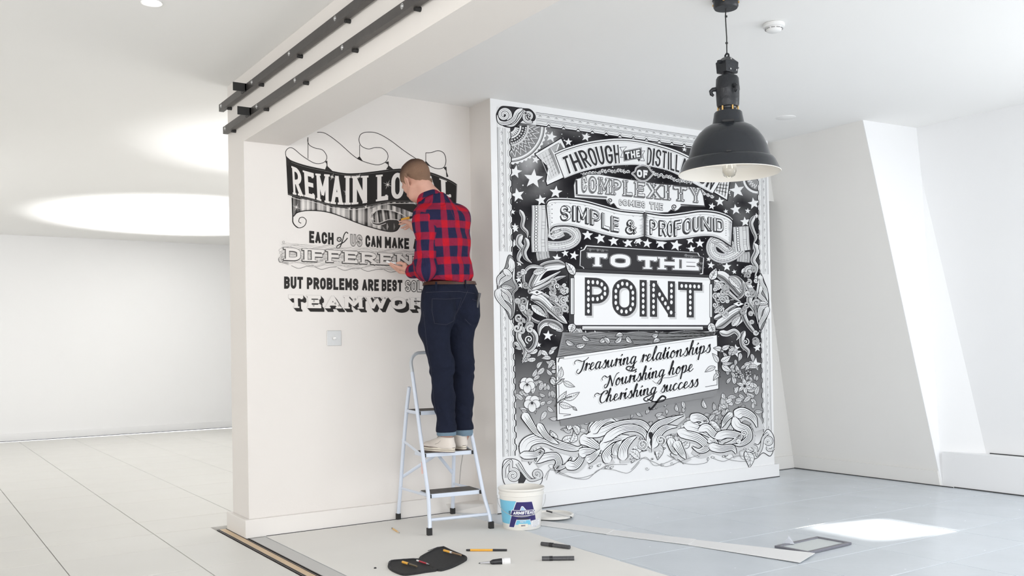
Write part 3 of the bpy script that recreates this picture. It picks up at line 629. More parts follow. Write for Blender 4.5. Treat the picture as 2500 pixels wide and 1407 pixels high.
# legs, pelvis, torso (under the clothes)
for h_, k_, a_ in ((hipL, kneeL, ankL), (hipR, kneeR, ankR)):
    B.chain([h_, k_, a_], [.072, .050, .034], .03); B.cap(k_+(0, -.012, -.09), a_+(0, -.005, .12), .045, .036, .03)
    B.cap(a_, a_+np.array((0, -.0, -.035)), .034, .026, .02)
B.chain([pel, waist, chest, uch], [.085, .078, .088, .080], .04, flat=fw, fk=1.25)
B.cap(chest-rt*.06, chest+rt*.06, .08, .08, .04, flat=fw, fk=1.3)
B.cap(uch-rt*.09, uch+rt*.09, .062, .062, .04); B.chain([uch, nk, H(0, -.030, -.06)], [.065, .055, .056], .04)
B.cap(nk, H(0, .035, -.075), .052, .045, .03)
B.chain([shL, elL, wrL], [.048, .038, .026], .03); B.chain([shR, elR, wrR], [.048, .038, .026], .03)
# head
B.ell(H(0, -.012, .026), (.079, .099, .092), HM, .02); B.ell(H(0, .024, -.03), (.058, .060, .072), HM, .03)
B.cap(H(-.022, .050, -.084), H(.022, .050, -.084), .024, .024, .03); B.ell(H(0, .068, -.090), (.020, .016, .018), HM, .02)
B.cap(H(-.042, .0, -.062), H(-.024, .050, -.085), .022, .021, .02); B.cap(H(.042, .0, -.062), H(.024, .050, -.085), .022, .021, .02)
B.cap(H(-.032, .084, .022), H(.032, .084, .022), .012, .012, .012)                 # brow
B.chain([H(0, .086, .016), H(0, .102, -.022), H(0, .100, -.030)], [.008, .0115, .012], .010)   # nose
for s_ in (-1, 1):
    B.ell(H(s_*.011, .095, -.032), (.008, .010, .007), HM, .006); B.ell(H(s_*.038, .062, -.022), (.020, .018, .022), HM, .02)
    B.ell(H(s_*.031, .090, .004), (.014, .009, .009), HM, .008, cut=True); B.ell(H(s_*.031, .079, .003), (.0125, .0125, .0125), HM, .002)
    # ears
    e = H(s_*.077, -.008, -.030); ef = hf; eu = hu*.97-hf*.2
    pts = [e+eu*a_+ef*b_+hr*s_*c_*(1 if s_ < 0 else .5) for a_, b_, c_ in ((-.033, .004, -.002), (-.024, -.010, .009), (0, -.022, .021), (.022, -.021, .022), (.034, -.006, .014), (.030, .010, .003), (.012, .013, -.003))]
    B.chain(pts, [.0065, .0052, .005, .005, .005, .005, .004], .003); B.ell(e+hr*s_*.001+eu*.002, (.004, .016, .026), HM, .004)
B.cap(H(-.016, .084, -.055), H(.016, .084, -.055), .0058, .0058, .006); B.cap(H(-.014, .083, -.066), H(.014, .083, -.066), .0065, .0065, .006)
# left hand: palm up, fingers and thumb pinching a folded cloth; right hand: holds the pen against the wall
dL = np.array((-.84, .42, .16)); nL = np.array((-.22, -.40, -.88))
tL, thL, latL, _ = hand(B, wrL+(wrL-elL)/np.linalg.norm(wrL-elL)*.012, dL, nL, 1, ((.15, .45, .4), (.25, .55, .45), (.35, .6, .5), (.5, .7, .5)), (((.75, .45, .75), .038), ((.95, -.15, .30), .032), ((1, -.2, -.15), .026)), .92)
pen_tip = J(974, 538.5, 5.3365); pen_end = J(1008, 530, 5.215)
pd = (pen_end-pen_tip)/np.linalg.norm(pen_end-pen_tip); grip = pen_tip+pd*.03
dR = grip+np.array((.0, -.010, -.002))-wrR; dR0 = dR/np.linalg.norm(dR)
tR, thR, latR, _ = hand(B, wrR+dR0*.004, dR0, np.array((.6, .1, .75)), -1, ((.55, .75, .35), (.75, .85, .4), (1.1, 1.1, .6), (1.2, 1.2, .7)), (((.75, .7, .45), .032), ((.9, .15, .5), .028), ((.95, -.15, .35), .022)), .80)
body, bv = vmesh('body', B, M_skin, man, 1, PO)
# hair
M_hair = mat('short_brown_hair', (.098, .052, .036), .85, noise=.5, scale=90, bump=1., bscale=330, spec=.25)
HV = Vol(hd-np.array((.13, .15, .16)), hd+np.array((.13, .14, .15)), .003)
P_ = np.stack(np.meshgrid(*HV.ax, indexing='ij'), -1)-hd.astype(np.float32); hx = P_@hr.astype(np.float32); hyv = P_@hf.astype(np.float32); hz_ = P_@hu.astype(np.float32)
q_ = (P_+hd.astype(np.float32)-B.lo)/B.h; i0 = np.clip(np.floor(q_).astype(int), 0, np.array(B.d.shape)-2); f_ = q_-i0; acc_ = 0
for a in (0, 1):
    for b in (0, 1):
        for c in (0, 1):
            acc_ = acc_+B.d[i0[..., 0]+a, i0[..., 1]+b, i0[..., 2]+c]*(f_[..., 0] if a else 1-f_[..., 0])*(f_[..., 1] if b else 1-f_[..., 1])*(f_[..., 2] if c else 1-f_[..., 2])
HV.d = acc_.astype(np.float32)
line = np.interp(hyv, [-.12, -.09, -.05, -.030, -.018, .014, .026, .040, .060, .10], [-.098, -.082, -.056, -.026, .016, .014, -.022, .016, .046, .056])
ab_ = np.clip((hz_-line)/.016, -1, 1); top_ = np.clip((hz_-.03)/.06, 0, 1)
HV.d = (HV.d-np.where((ab_ > 0) & (hyv < .088), .0016+.0035*ab_+.0055*top_, .005*ab_+.0016)).astype(np.float32)
HV.wrinkle(.0009, 240, 3); HV.wrinkle(.0010, 90, 4); del P_, hx, hyv, hz_, line, ab_, top_
hair, _ = vmesh('hair', HV, M_hair, man, 2, PO)
nt = M_hair.node_tree; bs = nt.nodes['Principled BSDF']; tc = [x for x in nt.nodes if x.type == 'TEX_COORD'][0]
# crown darker and longer, clipped sides lighter: a colour of the hair itself
vm = nt.nodes.new('ShaderNodeVectorMath'); vm.operation = 'DOT_PRODUCT'; nt.links.new(tc.outputs['Object'], vm.inputs[0]); vm.inputs[1].default_value = tuple(hu)
mr = nt.nodes.new('ShaderNodeMapRange'); base = float((hd-PO)@hu); mr.inputs['From Min'].default_value = base+.015; mr.inputs['From Max'].default_value = base+.075
nt.links.new(vm.outputs['Value'], mr.inputs['Value'])
mx = nt.nodes.new('ShaderNodeMix'); mx.data_type = 'RGBA'; mx.inputs['A'].default_value = (.34, .205, .135, 1); nt.links.new(mr.outputs['Result'], mx.inputs['Factor'])
om = [l.from_node for l in nt.links if l.to_socket == bs.inputs['Base Color']][0]; nt.links.new(om.outputs['Result'], mx.inputs['B']); nt.links.new(mx.outputs['Result'], bs.inputs['Base Color'])
# ---------------------------------------------------------------- clothes
def plaid_mat():
    m = bpy.data.materials.new('plaid_flannel'); m.use_nodes = True; nt = m.node_tree; b = nt.nodes['Principled BSDF']; b.inputs['Roughness'].default_value = .9; b.inputs['Specular IOR Level'].default_value = .15
    at = nt.nodes.new('ShaderNodeAttribute'); at.attribute_name = 'cloth'; sx = nt.nodes.new('ShaderNodeSeparateXYZ'); nt.links.new(at.outputs['Vector'], sx.inputs[0])
    outs = []
    nz = nt.nodes.new('ShaderNodeTexNoise'); nz.inputs['Scale'].default_value = 90; nt.links.new(at.outputs['Vector'], nz.inputs['Vector'])
    for ch in ('X', 'Y'):
        a = nt.nodes.new('ShaderNodeMath'); a.operation = 'MULTIPLY'; a.inputs[1].default_value = 2*math.pi; nt.links.new(sx.outputs[ch], a.inputs[0])
        s = nt.nodes.new('ShaderNodeMath'); s.operation = 'SINE'; nt.links.new(a.outputs[0], s.inputs[0])
        ad = nt.nodes.new('ShaderNodeMath'); ad.operation = 'MULTIPLY_ADD'; ad.inputs[1].default_value = .35; nt.links.new(nz.outputs['Fac'], ad.inputs[0]); nt.links.new(s.outputs[0], ad.inputs[2])
        r = nt.nodes.new('ShaderNodeMapRange'); r.interpolation_type = 'SMOOTHSTEP'; r.inputs['From Min'].default_value = .30; r.inputs['From Max'].default_value = .62; nt.links.new(ad.outputs[0], r.inputs['Value']); outs.append(r)
    m1 = nt.nodes.new('ShaderNodeMix'); m1.data_type = 'RGBA'; m1.inputs['A'].default_value = (.020, .021, .060, 1); m1.inputs['B'].default_value = (.255, .018, .050, 1); nt.links.new(outs[0].outputs[0], m1.inputs['Factor'])
    m2 = nt.nodes.new('ShaderNodeMix'); m2.data_type = 'RGBA'; m2.inputs['A'].default_value = (.255, .018, .050, 1); m2.inputs['B'].default_value = (.48, .012, .026, 1); nt.links.new(outs[0].outputs[0], m2.inputs['Factor'])
    m3 = nt.nodes.new('ShaderNodeMix'); m3.data_type = 'RGBA'; nt.links.new(m1.outputs['Result'], m3.inputs['A']); nt.links.new(m2.outputs['Result'], m3.inputs['B']); nt.links.new(outs[1].outputs[0], m3.inputs['Factor'])
    nt.links.new(m3.outputs['Result'], b.inputs['Base Color'])
    n2 = nt.nodes.new('ShaderNodeTexNoise'); n2.inputs['Scale'].default_value = 35; n2.inputs['Detail'].default_value = 5; nt.links.new(at.outputs['Vector'], n2.inputs['Vector'])
    bp = nt.nodes.new('ShaderNodeBump'); bp.inputs['Strength'].default_value = .35; bp.inputs['Distance'].default_value = .006; nt.links.new(n2.outputs['Fac'], bp.inputs['Height']); n3 = nt.nodes.new('ShaderNodeTexNoise'); n3.inputs['Scale'].default_value = 1.6; n3.inputs['Detail'].default_value = 2; n3.inputs['Distortion'].default_value = 1.2; nt.links.new(at.outputs['Vector'], n3.inputs['Vector'])
    bp2 = nt.nodes.new('ShaderNodeBump'); bp2.inputs['Strength'].default_value = .7; bp2.inputs['Distance'].default_value = .03; nt.links.new(n3.outputs['Fac'], bp2.inputs['Height']); nt.links.new(bp.outputs['Normal'], bp2.inputs['Normal']); nt.links.new(bp2.outputs['Normal'], b.inputs['Normal']); return m
M_pl = plaid_mat(); PER = .108
def cloth_attr(o, V, pts, u0=0., v0=0., axis_ref=None, radial=True, per=PER):
    W = V+PO; best = np.full(len(W), 9e9); U = np.zeros(len(W)); Vv = np.zeros(len(W)); arc = 0
    for a, b in zip(pts, pts[1:]):
        ab = b-a; L = np.linalg.norm(ab); d = ab/L; t = (W-a)@d
        tc_ = np.clip(t, -9 if a is pts[0] else 0, 9 if b is pts[-1] else L); q = W-a-tc_[:, None]*d; dist = np.linalg.norm(q, axis=1)
        e1 = axis_ref-d*(axis_ref@d); e1 /= np.linalg.norm(e1); e2 = np.cross(d, e1); ang = np.arctan2(q@e2, q@e1)
        k = dist < best; best[k] = dist[k]; U[k] = ang[k]*(radial if radial is not True else .06); Vv[k] = arc+tc_[k]; arc += L
    at = o.data.attributes.new('cloth', 'FLOAT_VECTOR', 'POINT'); at.data.foreach_set('vector', np.stack([(U/per+u0), (Vv/per+v0), np.zeros(len(W))], 1).astype(np.float32).ravel())
T = Vol((2.44, 4.70, 1.38), (3.14, 5.22, 2.06), .005)
w0 = J(1097, 700, 4.953)
T.chain([w0, J(1096, 660, 4.955), chest, uch], [.118, .128, .132, .118], .05, flat=fw, fk=1.28)
T.cap(J(1060, 668, 4.94), J(1122, 664, 4.96), .086, .086, .05)
T.cap(chest-rt*.075+fw*.0, chest+rt*.070, .098, .098, .05, flat=fw, fk=1.05); T.cap(uch-rt*.09-up*.01, uch+rt*.095-up*.01, .084, .084, .05)
T.cap(uch-rt*.07-fw*.035-up*.03, uch+rt*.08-fw*.035-up*.03, .075, .075, .04)
T.cap(shL+rt*.02, uch+up*.02, .068, .075, .04); T.cap(shR-rt*.01, uch+up*.02, .066, .075, .04)
T.cap(nk-up*.045-fw*.01, J(1049, 489, 4.985), .082, .068, .04); T.cap(nk-up*.06-fw*.03+rt*.03, nk-up*.01-fw*.02, .07, .055, .04)
T.plane(J(1049, 489, 4.985)+fw*.0, (-.10, .50, .86)); 
T.wrinkle(.008, 26, 11, (1, 1, .6)); T.wrinkle(.0105, 60, 5, (1, 1, .35), lambda X, Y, Z: np.clip(1-(Z-1.45)/.25, 0.1, 1))
T.plane(J(1097, 691, 4.955), (-.09, 0, -1))
# gathered folds down the small of the back
shirt, sv = vmesh('shirt', T, M_pl, man, 2, PO)
cloth_attr(shirt, sv, [w0-up*.2, chest, uch+up*.25], .05, .02, -fw, .14)
def sleeve(pts, rs, seed, name, u0, v0, rad, ref, cuff_r):
    lo = np.min(pts, 0)-.12; hi = np.max(pts, 0)+.12; v = Vol(lo, hi, .0045); v.chain(pts, rs, .035)
    if name == 'L':
        v.cap(elL+(0, -.006, -.014), elL+(0, .04, -.018), .048, .046, .03)
    d = (pts[-1]-pts[-2]); v.wrinkle(.0055, 42, seed, (1, 1, 1)); v.wrinkle(.0030, 90, seed+1, (1, 1, .5), lambda X, Y, Z: np.exp(-(((X-elL[0])**2+(Y-elL[1]-.04)**2+(Z-elL[2])**2)/.012)) if name == 'L' else 1.)
    v.plane(pts[-1], d); o, V = vmesh('sleeve', v, M_pl, shirt, 2, PO); cloth_attr(o, V, pts, u0, v0, ref, rad); return o
slL = sleeve([shL+rt*.012-up*.005, elL, wrL-(wrL-elL)*.03], [.070, .062, .043], 21, 'L', .62, .30, .085, -fw-rt*.6, .045)
slR = sleeve([shR-rt*.005, elR, wrR-(wrR-elR)*.22], [.072, .060, .044], 31, 'R', .2, .4, .07, rt, .045)
# folded-up cuffs and collar as own pieces
def ring(c, d, ra, rb, ln, name, m, par, sq=1.):
    d = d/np.linalg.norm(d); q = MB().lathe([(ra-.004, -ln/2), (ra, -ln/2), (rb, ln/2), (rb-.004, ln/2)], 32)
    R = np.array(Vector(d).to_track_quat('Z', 'Y').to_matrix()); b = MB().add([tuple(R@(np.array(v)*(1, sq, 1))+c-PO) for v in q.v], q.f); b.f += [tuple(i+96 if False else i for i in ())] if False else []
    o = b.build(name, m, par, True); return o
cf = ring(wrL-(wrL-elL)*.06, wrL-elL, .046, .042, .042, 'cuff', M_pl, slL); V = np.array([v.co for v in cf.data.vertices]); cloth_attr(cf, V, [elL, wrL], .62, .15, -fw-rt*.6, .085)
# collar band standing round the neck
cb = MB(); n = 36; rows = [(-.02, .062, 0), (.020, .062, 0), (.032, .065, 0), (.034, .069, 0), (-.004, .080, 0), (-.010, .078, 0)]
cc = J(1049, 489, 4.985); hdir = fw*.50+up*.86-rt*.12; hdir /= np.linalg.norm(hdir); e1_ = rt-hdir*(rt@hdir); e1_ /= np.linalg.norm(e1_); e2_ = np.cross(hdir, e1_)
for k, (z, r, _) in enumerate(rows):
    for j in range(n):
        a = 2*math.pi*j/n
        p = cc+e1_*math.cos(a)*r*1.03+e2_*math.sin(a)*r*1.02+hdir*z; cb.v.append(tuple(p-PO))
for k in range(len(rows)-1):
    for j in range(n): cb.f.append((k*n+j, k*n+(j+1)%n, (k+1)*n+(j+1)%n, (k+1)*n+j))
col = cb.build('collar', M_pl, shirt, True); V = np.array([v.co for v in col.data.vertices]); cloth_attr(col, V, [nk-up*.1, nk+up*.1], .35, .55, -fw, .075)
# jeans
M_jean = mat('dark_denim', (.008, .011, .025), .85, noise=.30, scale=14, bump=.35, bscale=60, spec=.2)
Jn = Vol((2.55, 4.68, .52), (3.10, 5.22, 1.50), .005)
Jn.cap(J(1068, 725, 4.94), J(1130, 720, 4.965), .096, .096, .04, flat=fw, fk=1.02); Jn.cap(J(1073, 697, 4.945), J(1122, 692, 4.96), .084, .084, .03, flat=fw, fk=1.02)
for s_, h_, k_, a_ in ((-1, hipL, kneeL, ankL), (1, hipR, kneeR, ankR)):
    Jn.cap(h_+(0, -.026, .045), h_+(0, -.034, -.01), .098, .096, .035)     # seat
    Jn.chain([h_+(0, 0, .02), (J(1059, 806, 4.935) if s_ < 0 else J(1122, 806, 4.965)), k_, k_+(a_-k_)*.5, a_+up*.03, a_-up*.06], [.094, .088, .0685, .063, .054, .053], .03)

Jn.wrinkle(.0035, 38, 8, (1, 1, 1)); Jn.wrinkle(.0042, 75, 9, (.4, .4, 1), lambda X, Y, Z: np.exp(-((Z-.93)/.07)**2)+.8*np.exp(-((Z-.68)/.06)**2)+.5*np.exp(-((Z-1.22)/.05)**2))
Jn.plane(J(1097, 693, 4.955)+up*.004, (-.06, -.06, 1.)); Jn.plane(J(1090, 1055, 4.86), (0, 0, -1))
jeans, jv = vmesh('jeans', Jn, M_jean, man, 2, PO)
from mathutils.bvhtree import BVHTree
bpy.context.view_layer.update()
def bvh(o): return BVHTree.FromPolygons([tuple(v.co) for v in o.data.vertices], [tuple(p.vertices) for p in o.data.polygons])
bj = bvh(jeans); bs_ = bvh(shirt); camo_l = Vector((0, 0, CAMH))-Vector(PO)
def on(bv_, x, y, off=.002):   # point of the cloth surface under a photograph pixel
    d = Vector(px_y(x, y, 5.))-Vector((0, 0, CAMH)); d.normalize(); h_, nn, _, _ = bv_.ray_cast(camo_l, d)
    if h_ is None: return None
    return h_+nn*off
def seam(bv_, pts, r, name, m, par, off=.001):
    P = []
    for (x0, y0), (x1, y1) in zip(pts, pts[1:]):
        N = max(2, int(math.hypot(x1-x0, y1-y0)/3))
        for k in range(N): P.append(on(bv_, x0+(x1-x0)*k/N, y0+(y1-y0)*k/N, off))
    P.append(on(bv_, *pts[-1], off)); P = [p for p in P if p is not None]
    if len(P) > 2: return MB().tube(P, r, 6).build(name, m, par, True)
M_st = mat('denim_stitch', (.034, .036, .055), .8); M_st2 = mat('flannel_seam', (.16, .02, .05), .9)
seam(bj, [(1040, 714), (1075, 713), (1120, 712), (1158, 717)], .0012, 'waistband_seam', M_st, jeans)
seam(bj, [(1055, 730), (1090, 731), (1127, 728), (1120, 750), (1112, 767), (1107, 784), (1090, 793), (1061, 790), (1055, 760), (1055, 730)], .0011, 'pocket_seam', M_st, jeans)
seam(bj, [(1135, 779), (1143, 788), (1150, 794)], .0011, 'pocket_seam', M_st, jeans)
seam(bj, [(1142, 710), (1134, 728), (1123, 750), (1113, 768)], .0011, 'seat_seam', M_st, jeans)
seam(bj, [(1153, 731), (1160, 734), (1166, 735)], .0012, 'pocket_seam', M_st, jeans)
seam(bj, [(1034, 760), (1042, 840), (1052, 900), (1060, 980), (1070, 1040)], .0010, 'side_seam', M_st, jeans, .0005)
seam(bs_, [(1075, 473), (1095, 500), (1112, 540), (1122, 600), (1126, 650)], .0008, 'back_pleat', M_st2, shirt, .0004)
seam(bs_, [(1022, 508), (1050, 512), (1085, 507), (1120, 500)], .0009, 'yoke_seam', M_st2, shirt, .0004)
# belt with loops
M_belt = mat('brown_leather', (.065, .026, .014), .5, noise=.2, scale=40)
wc = J(1097, 690, 4.955); bl = MB(); n = 48; rw_ = []
for zz_, o_ in ((-.010, 0), (-.010, .004), (.010, .004), (.010, 0)):
    for j in range(n):
        a = 2*math.pi*j/n; d = Vector((math.cos(a), math.sin(a), 0)); st = Vector(wc-PO)+Vector((0, 0, zz_-.006+.04*math.cos(a-math.atan2(rt[1], rt[0]))*.12))
        h_, nn, _, _ = bj.ray_cast(st+d*.4+Vector((0, 0, -.018)), -d); r = (h_-st-Vector((0, 0, -.018))).length if h_ else .15
        bl.v.append(tuple(st+d*(r+.0005+o_)))
for k in range(3):
    for j in range(n): bl.f.append((k*n+j, k*n+(j+1)%n, (k+1)*n+(j+1)%n, (k+1)*n+j))
belt = bl.build('belt', M_belt, man, True)
for x0, y0 in ((1135, 690), (1066, 696)):
    p0 = on(bj, x0, y0+14, .003); 
    if p0 is not None:
        d = Vector((-wc[0]+PO[0]+p0.x, -wc[1]+PO[1]+p0.y, 0)).normalized(); s = Vector((-d.y, d.x, 0))
        MB().obox(p0+Vector((0, 0, .024))+d*.004, d*.0015, s*.006, Vector((0, 0, .026))).build('belt_loop', M_jean, jeans)
# turned-up denim hems
M_hem = mat('denim_inside', (.16, .24, .31), .85, noise=.15, scale=60, bump=.3, bscale=300)
for a_, cx_ in ((ankL, 1090), (ankR, 1132)):
    c = np.array(px_y(cx_, 1056, a_[1])); q = MB().lathe([(.048, .016), (.056, .017), (.0585, .010), (.059, -.014), (.056, -.018), (.047, -.017)], 36)
    MB().add([(v[0]*.97+c[0]-PO[0], v[1]*1.0+c[1]-PO[1], v[2]+c[2]-PO[2]) for v in q.v], q.f).build('turned_hem', M_hem, jeans, True)
# marker in the back pocket
p0 = on(bj, 1163, 732, .004)
if p0 is None: p0 = Vector(px_y(1164, 733, 4.93))-Vector(PO)
pm = empty('pocket_marker', Vector(PO)+p0, 'black marker pen sticking out of the back right jeans pocket', 'marker')
q = MB().lathe([(.0001, -.05), (.0078, -.05), (.008, .012), (.0088, .013), (.0088, .040), (.0001, .041)], 18)
R = Vector((.18, -.08, 1)).normalized().to_track_quat('Z', 'Y').to_matrix(); MB().add([R@Vector(v)+Vector((.010, -.002, 0)) for v in q.v], q.f).build('barrel', M_pg, pm, True)
# shoes
M_shoe = mat('cream_canvas', (.70, .64, .58), .8, noise=.05, scale=30, bump=.15, bscale=250); M_sole = mat('shoe_sole', (.72, .66, .56), .55, noise=.08, scale=40); M_line = mat('sole_line', (.10, .06, .05), .6)
def shoe(heel, yaw, z0):
    fx = np.array((-math.sin(yaw), math.cos(yaw), 0)); rx = np.array((math.cos(yaw), math.sin(yaw), 0)); o = np.array((heel[0], heel[1], z0))
    fx = fx*.92; rx = rx*.95
    def P(x, y, z): return o+rx*x+fx*y+up*z
    t = tag(bpy.data.objects.new('shoe', None)); COL.objects.link(t); t.parent = man; t.location = Vector(o-PO)
    # outline of the sole
    out = []
    for k in range(40):
        a = 2*math.pi*k/40; s, c = math.sin(a), math.cos(a); y = .138-.138*c; u = y/.276
        wd = .036+.012*math.sin(min(1, u*1.15)*math.pi*.62)**1.0; wd = .035+.014*(1-math.cos(math.pi*min(1, u*1.3)))/2
        out.append((wd*np.sign(s)*abs(s)**.72, y))
    def slab(z0_, z1_, g, name, m):
        b = MB(); n = 40; zs_ = [z0_, z1_]
        for zz_ in zs_:
            for x, y in out:
                toe = max(0, (y-.20)/.076); b.v.append(tuple(rx*x*(1+g/.04)+fx*(.138+(y-.138)*(1+g/.138))+up*(zz_+.010*toe*toe)))
        b.f = [tuple(range(n))[::-1], tuple(range(n, 2*n))]+[(i, (i+1)%n, n+(i+1)%n, n+i) for i in range(n)]; return b.build(name, m, t, bevel=.0015)
    slab(.0, .004, .0015, 'outsole', M_line); slab(.004, .013, .002, 'midsole', M_sole); slab(.013, .0145, .0025, 'sole_line', M_line); slab(.0145, .026, .002, 'foxing', M_sole); slab(.026, .0285, .0022, 'sole_line', M_line)
    v = Vol(o-np.array((.2, .2, .01)), o+np.array((.2, .34, .2)), .004)
    v.cap(P(0, .038, .045), P(0, .050, .085), .031, .035, .02); v.cap(P(0, .036, .03), P(0, .09, .035), .031, .033, .02)
    v.cap(P(0, .08, .045), P(0, .222, .028), .036, .031, .03, flat=up, fk=1.1); v.cap(P(0, .07, .075), P(0, .17, .040), .030, .026, .025); v.cap(P(0, .13, .03), P(0, .232, .026), .038, .033, .02, flat=up, fk=1.35)
    v.plane(P(0, 0, .020), (0, 0, -1)); v.plane(P(0, .03, .088), tuple(-fx*.12+up)); V_, F_ = v.mesh(); me = bpy.data.meshes.new('upper'); me.from_pydata((V_-o).tolist(), [], F_.tolist()); link('upper', me, M_shoe, t, True)
    lc = MB()
    for k in range(5):
        y = .085+k*.021; z = .119-k*.0150; pts = [P(-.024, y, z-.010)-o, P(-.010, y+.004, z+.001)-o, P(.010, y+.004, z+.001)-o, P(.024, y, z-.010)-o]; lc.tube(pts, .0026, 6)
    for k in range(4):
        y = .085+k*.021; z = .119-k*.0150; lc.tube([P(-.024, y, z-.010)-o, P(0, y+.013, z-.002)-o, P(.024, y+.021, z-.026)-o], .0022, 6)
    lc.build('laces', mat('lace_cotton', (.74, .71, .66), .8), t, True)
    MB().tube([P(-.034, .062, .085)-o, P(-.040, .075, .070)-o, P(-.043, .095, .055)-o, P(-.044, .125, .046)-o], .0012, 6).build('side_stitch', mat('stitch_grey', (.35, .33, .28), .8), t, True)
    return t
hLp = px_z(1101, 1096, .451); hRp = px_z(1140, 1092, .451)
shoe((2.737, 4.80), math.radians(17), .4515); shoe((px_y(1132, 1095, 4.88)[0], 4.87), math.radians(-6), .4515)
# pen in the right hand, cloth in the left hand
stick('drawing_pen', pen_tip, pen_end, [(0, .03, .0012, .0025, 'nib', M_pk), (.03, .22, .0038, .0055, 'tip_cone', M_pk), (.22, .82, .0085, .0085, 'barrel', M_or), (.82, 1, .0080, .007, 'end_plug', M_pk)], 'orange paint marker held against the wall in the right hand of the man', 'pen')
cl = MB(); c = (tL[0]+thL)/2+dL/np.linalg.norm(dL)*.004; dl = dL/np.linalg.norm(dL); sd = np.array((0, .3, -.2))
Vc = Vol(c-.08, c+.08, .003); Vc.cap(c-dl*.015, c+dl*.030, .009, .0075, .008, flat=up, fk=1.6); Vc.cap(c+dl*.005+sd*.03, c+dl*.034-sd*.02, .008, .008, .008, flat=up, fk=1.8); Vc.wrinkle(.0015, 160, 2)
V_, F_ = Vc.mesh(); me = bpy.data.meshes.new('cleaning_cloth'); me.from_pydata((V_-c).tolist(), [], F_.tolist())
o = link('cleaning_cloth', me, mat('white_cloth', (.80, .80, .80), .9, bump=.2, bscale=200), None, True); o.location = c; tag(o, 'small folded white cloth pinched in the left hand of the man', 'cloth')
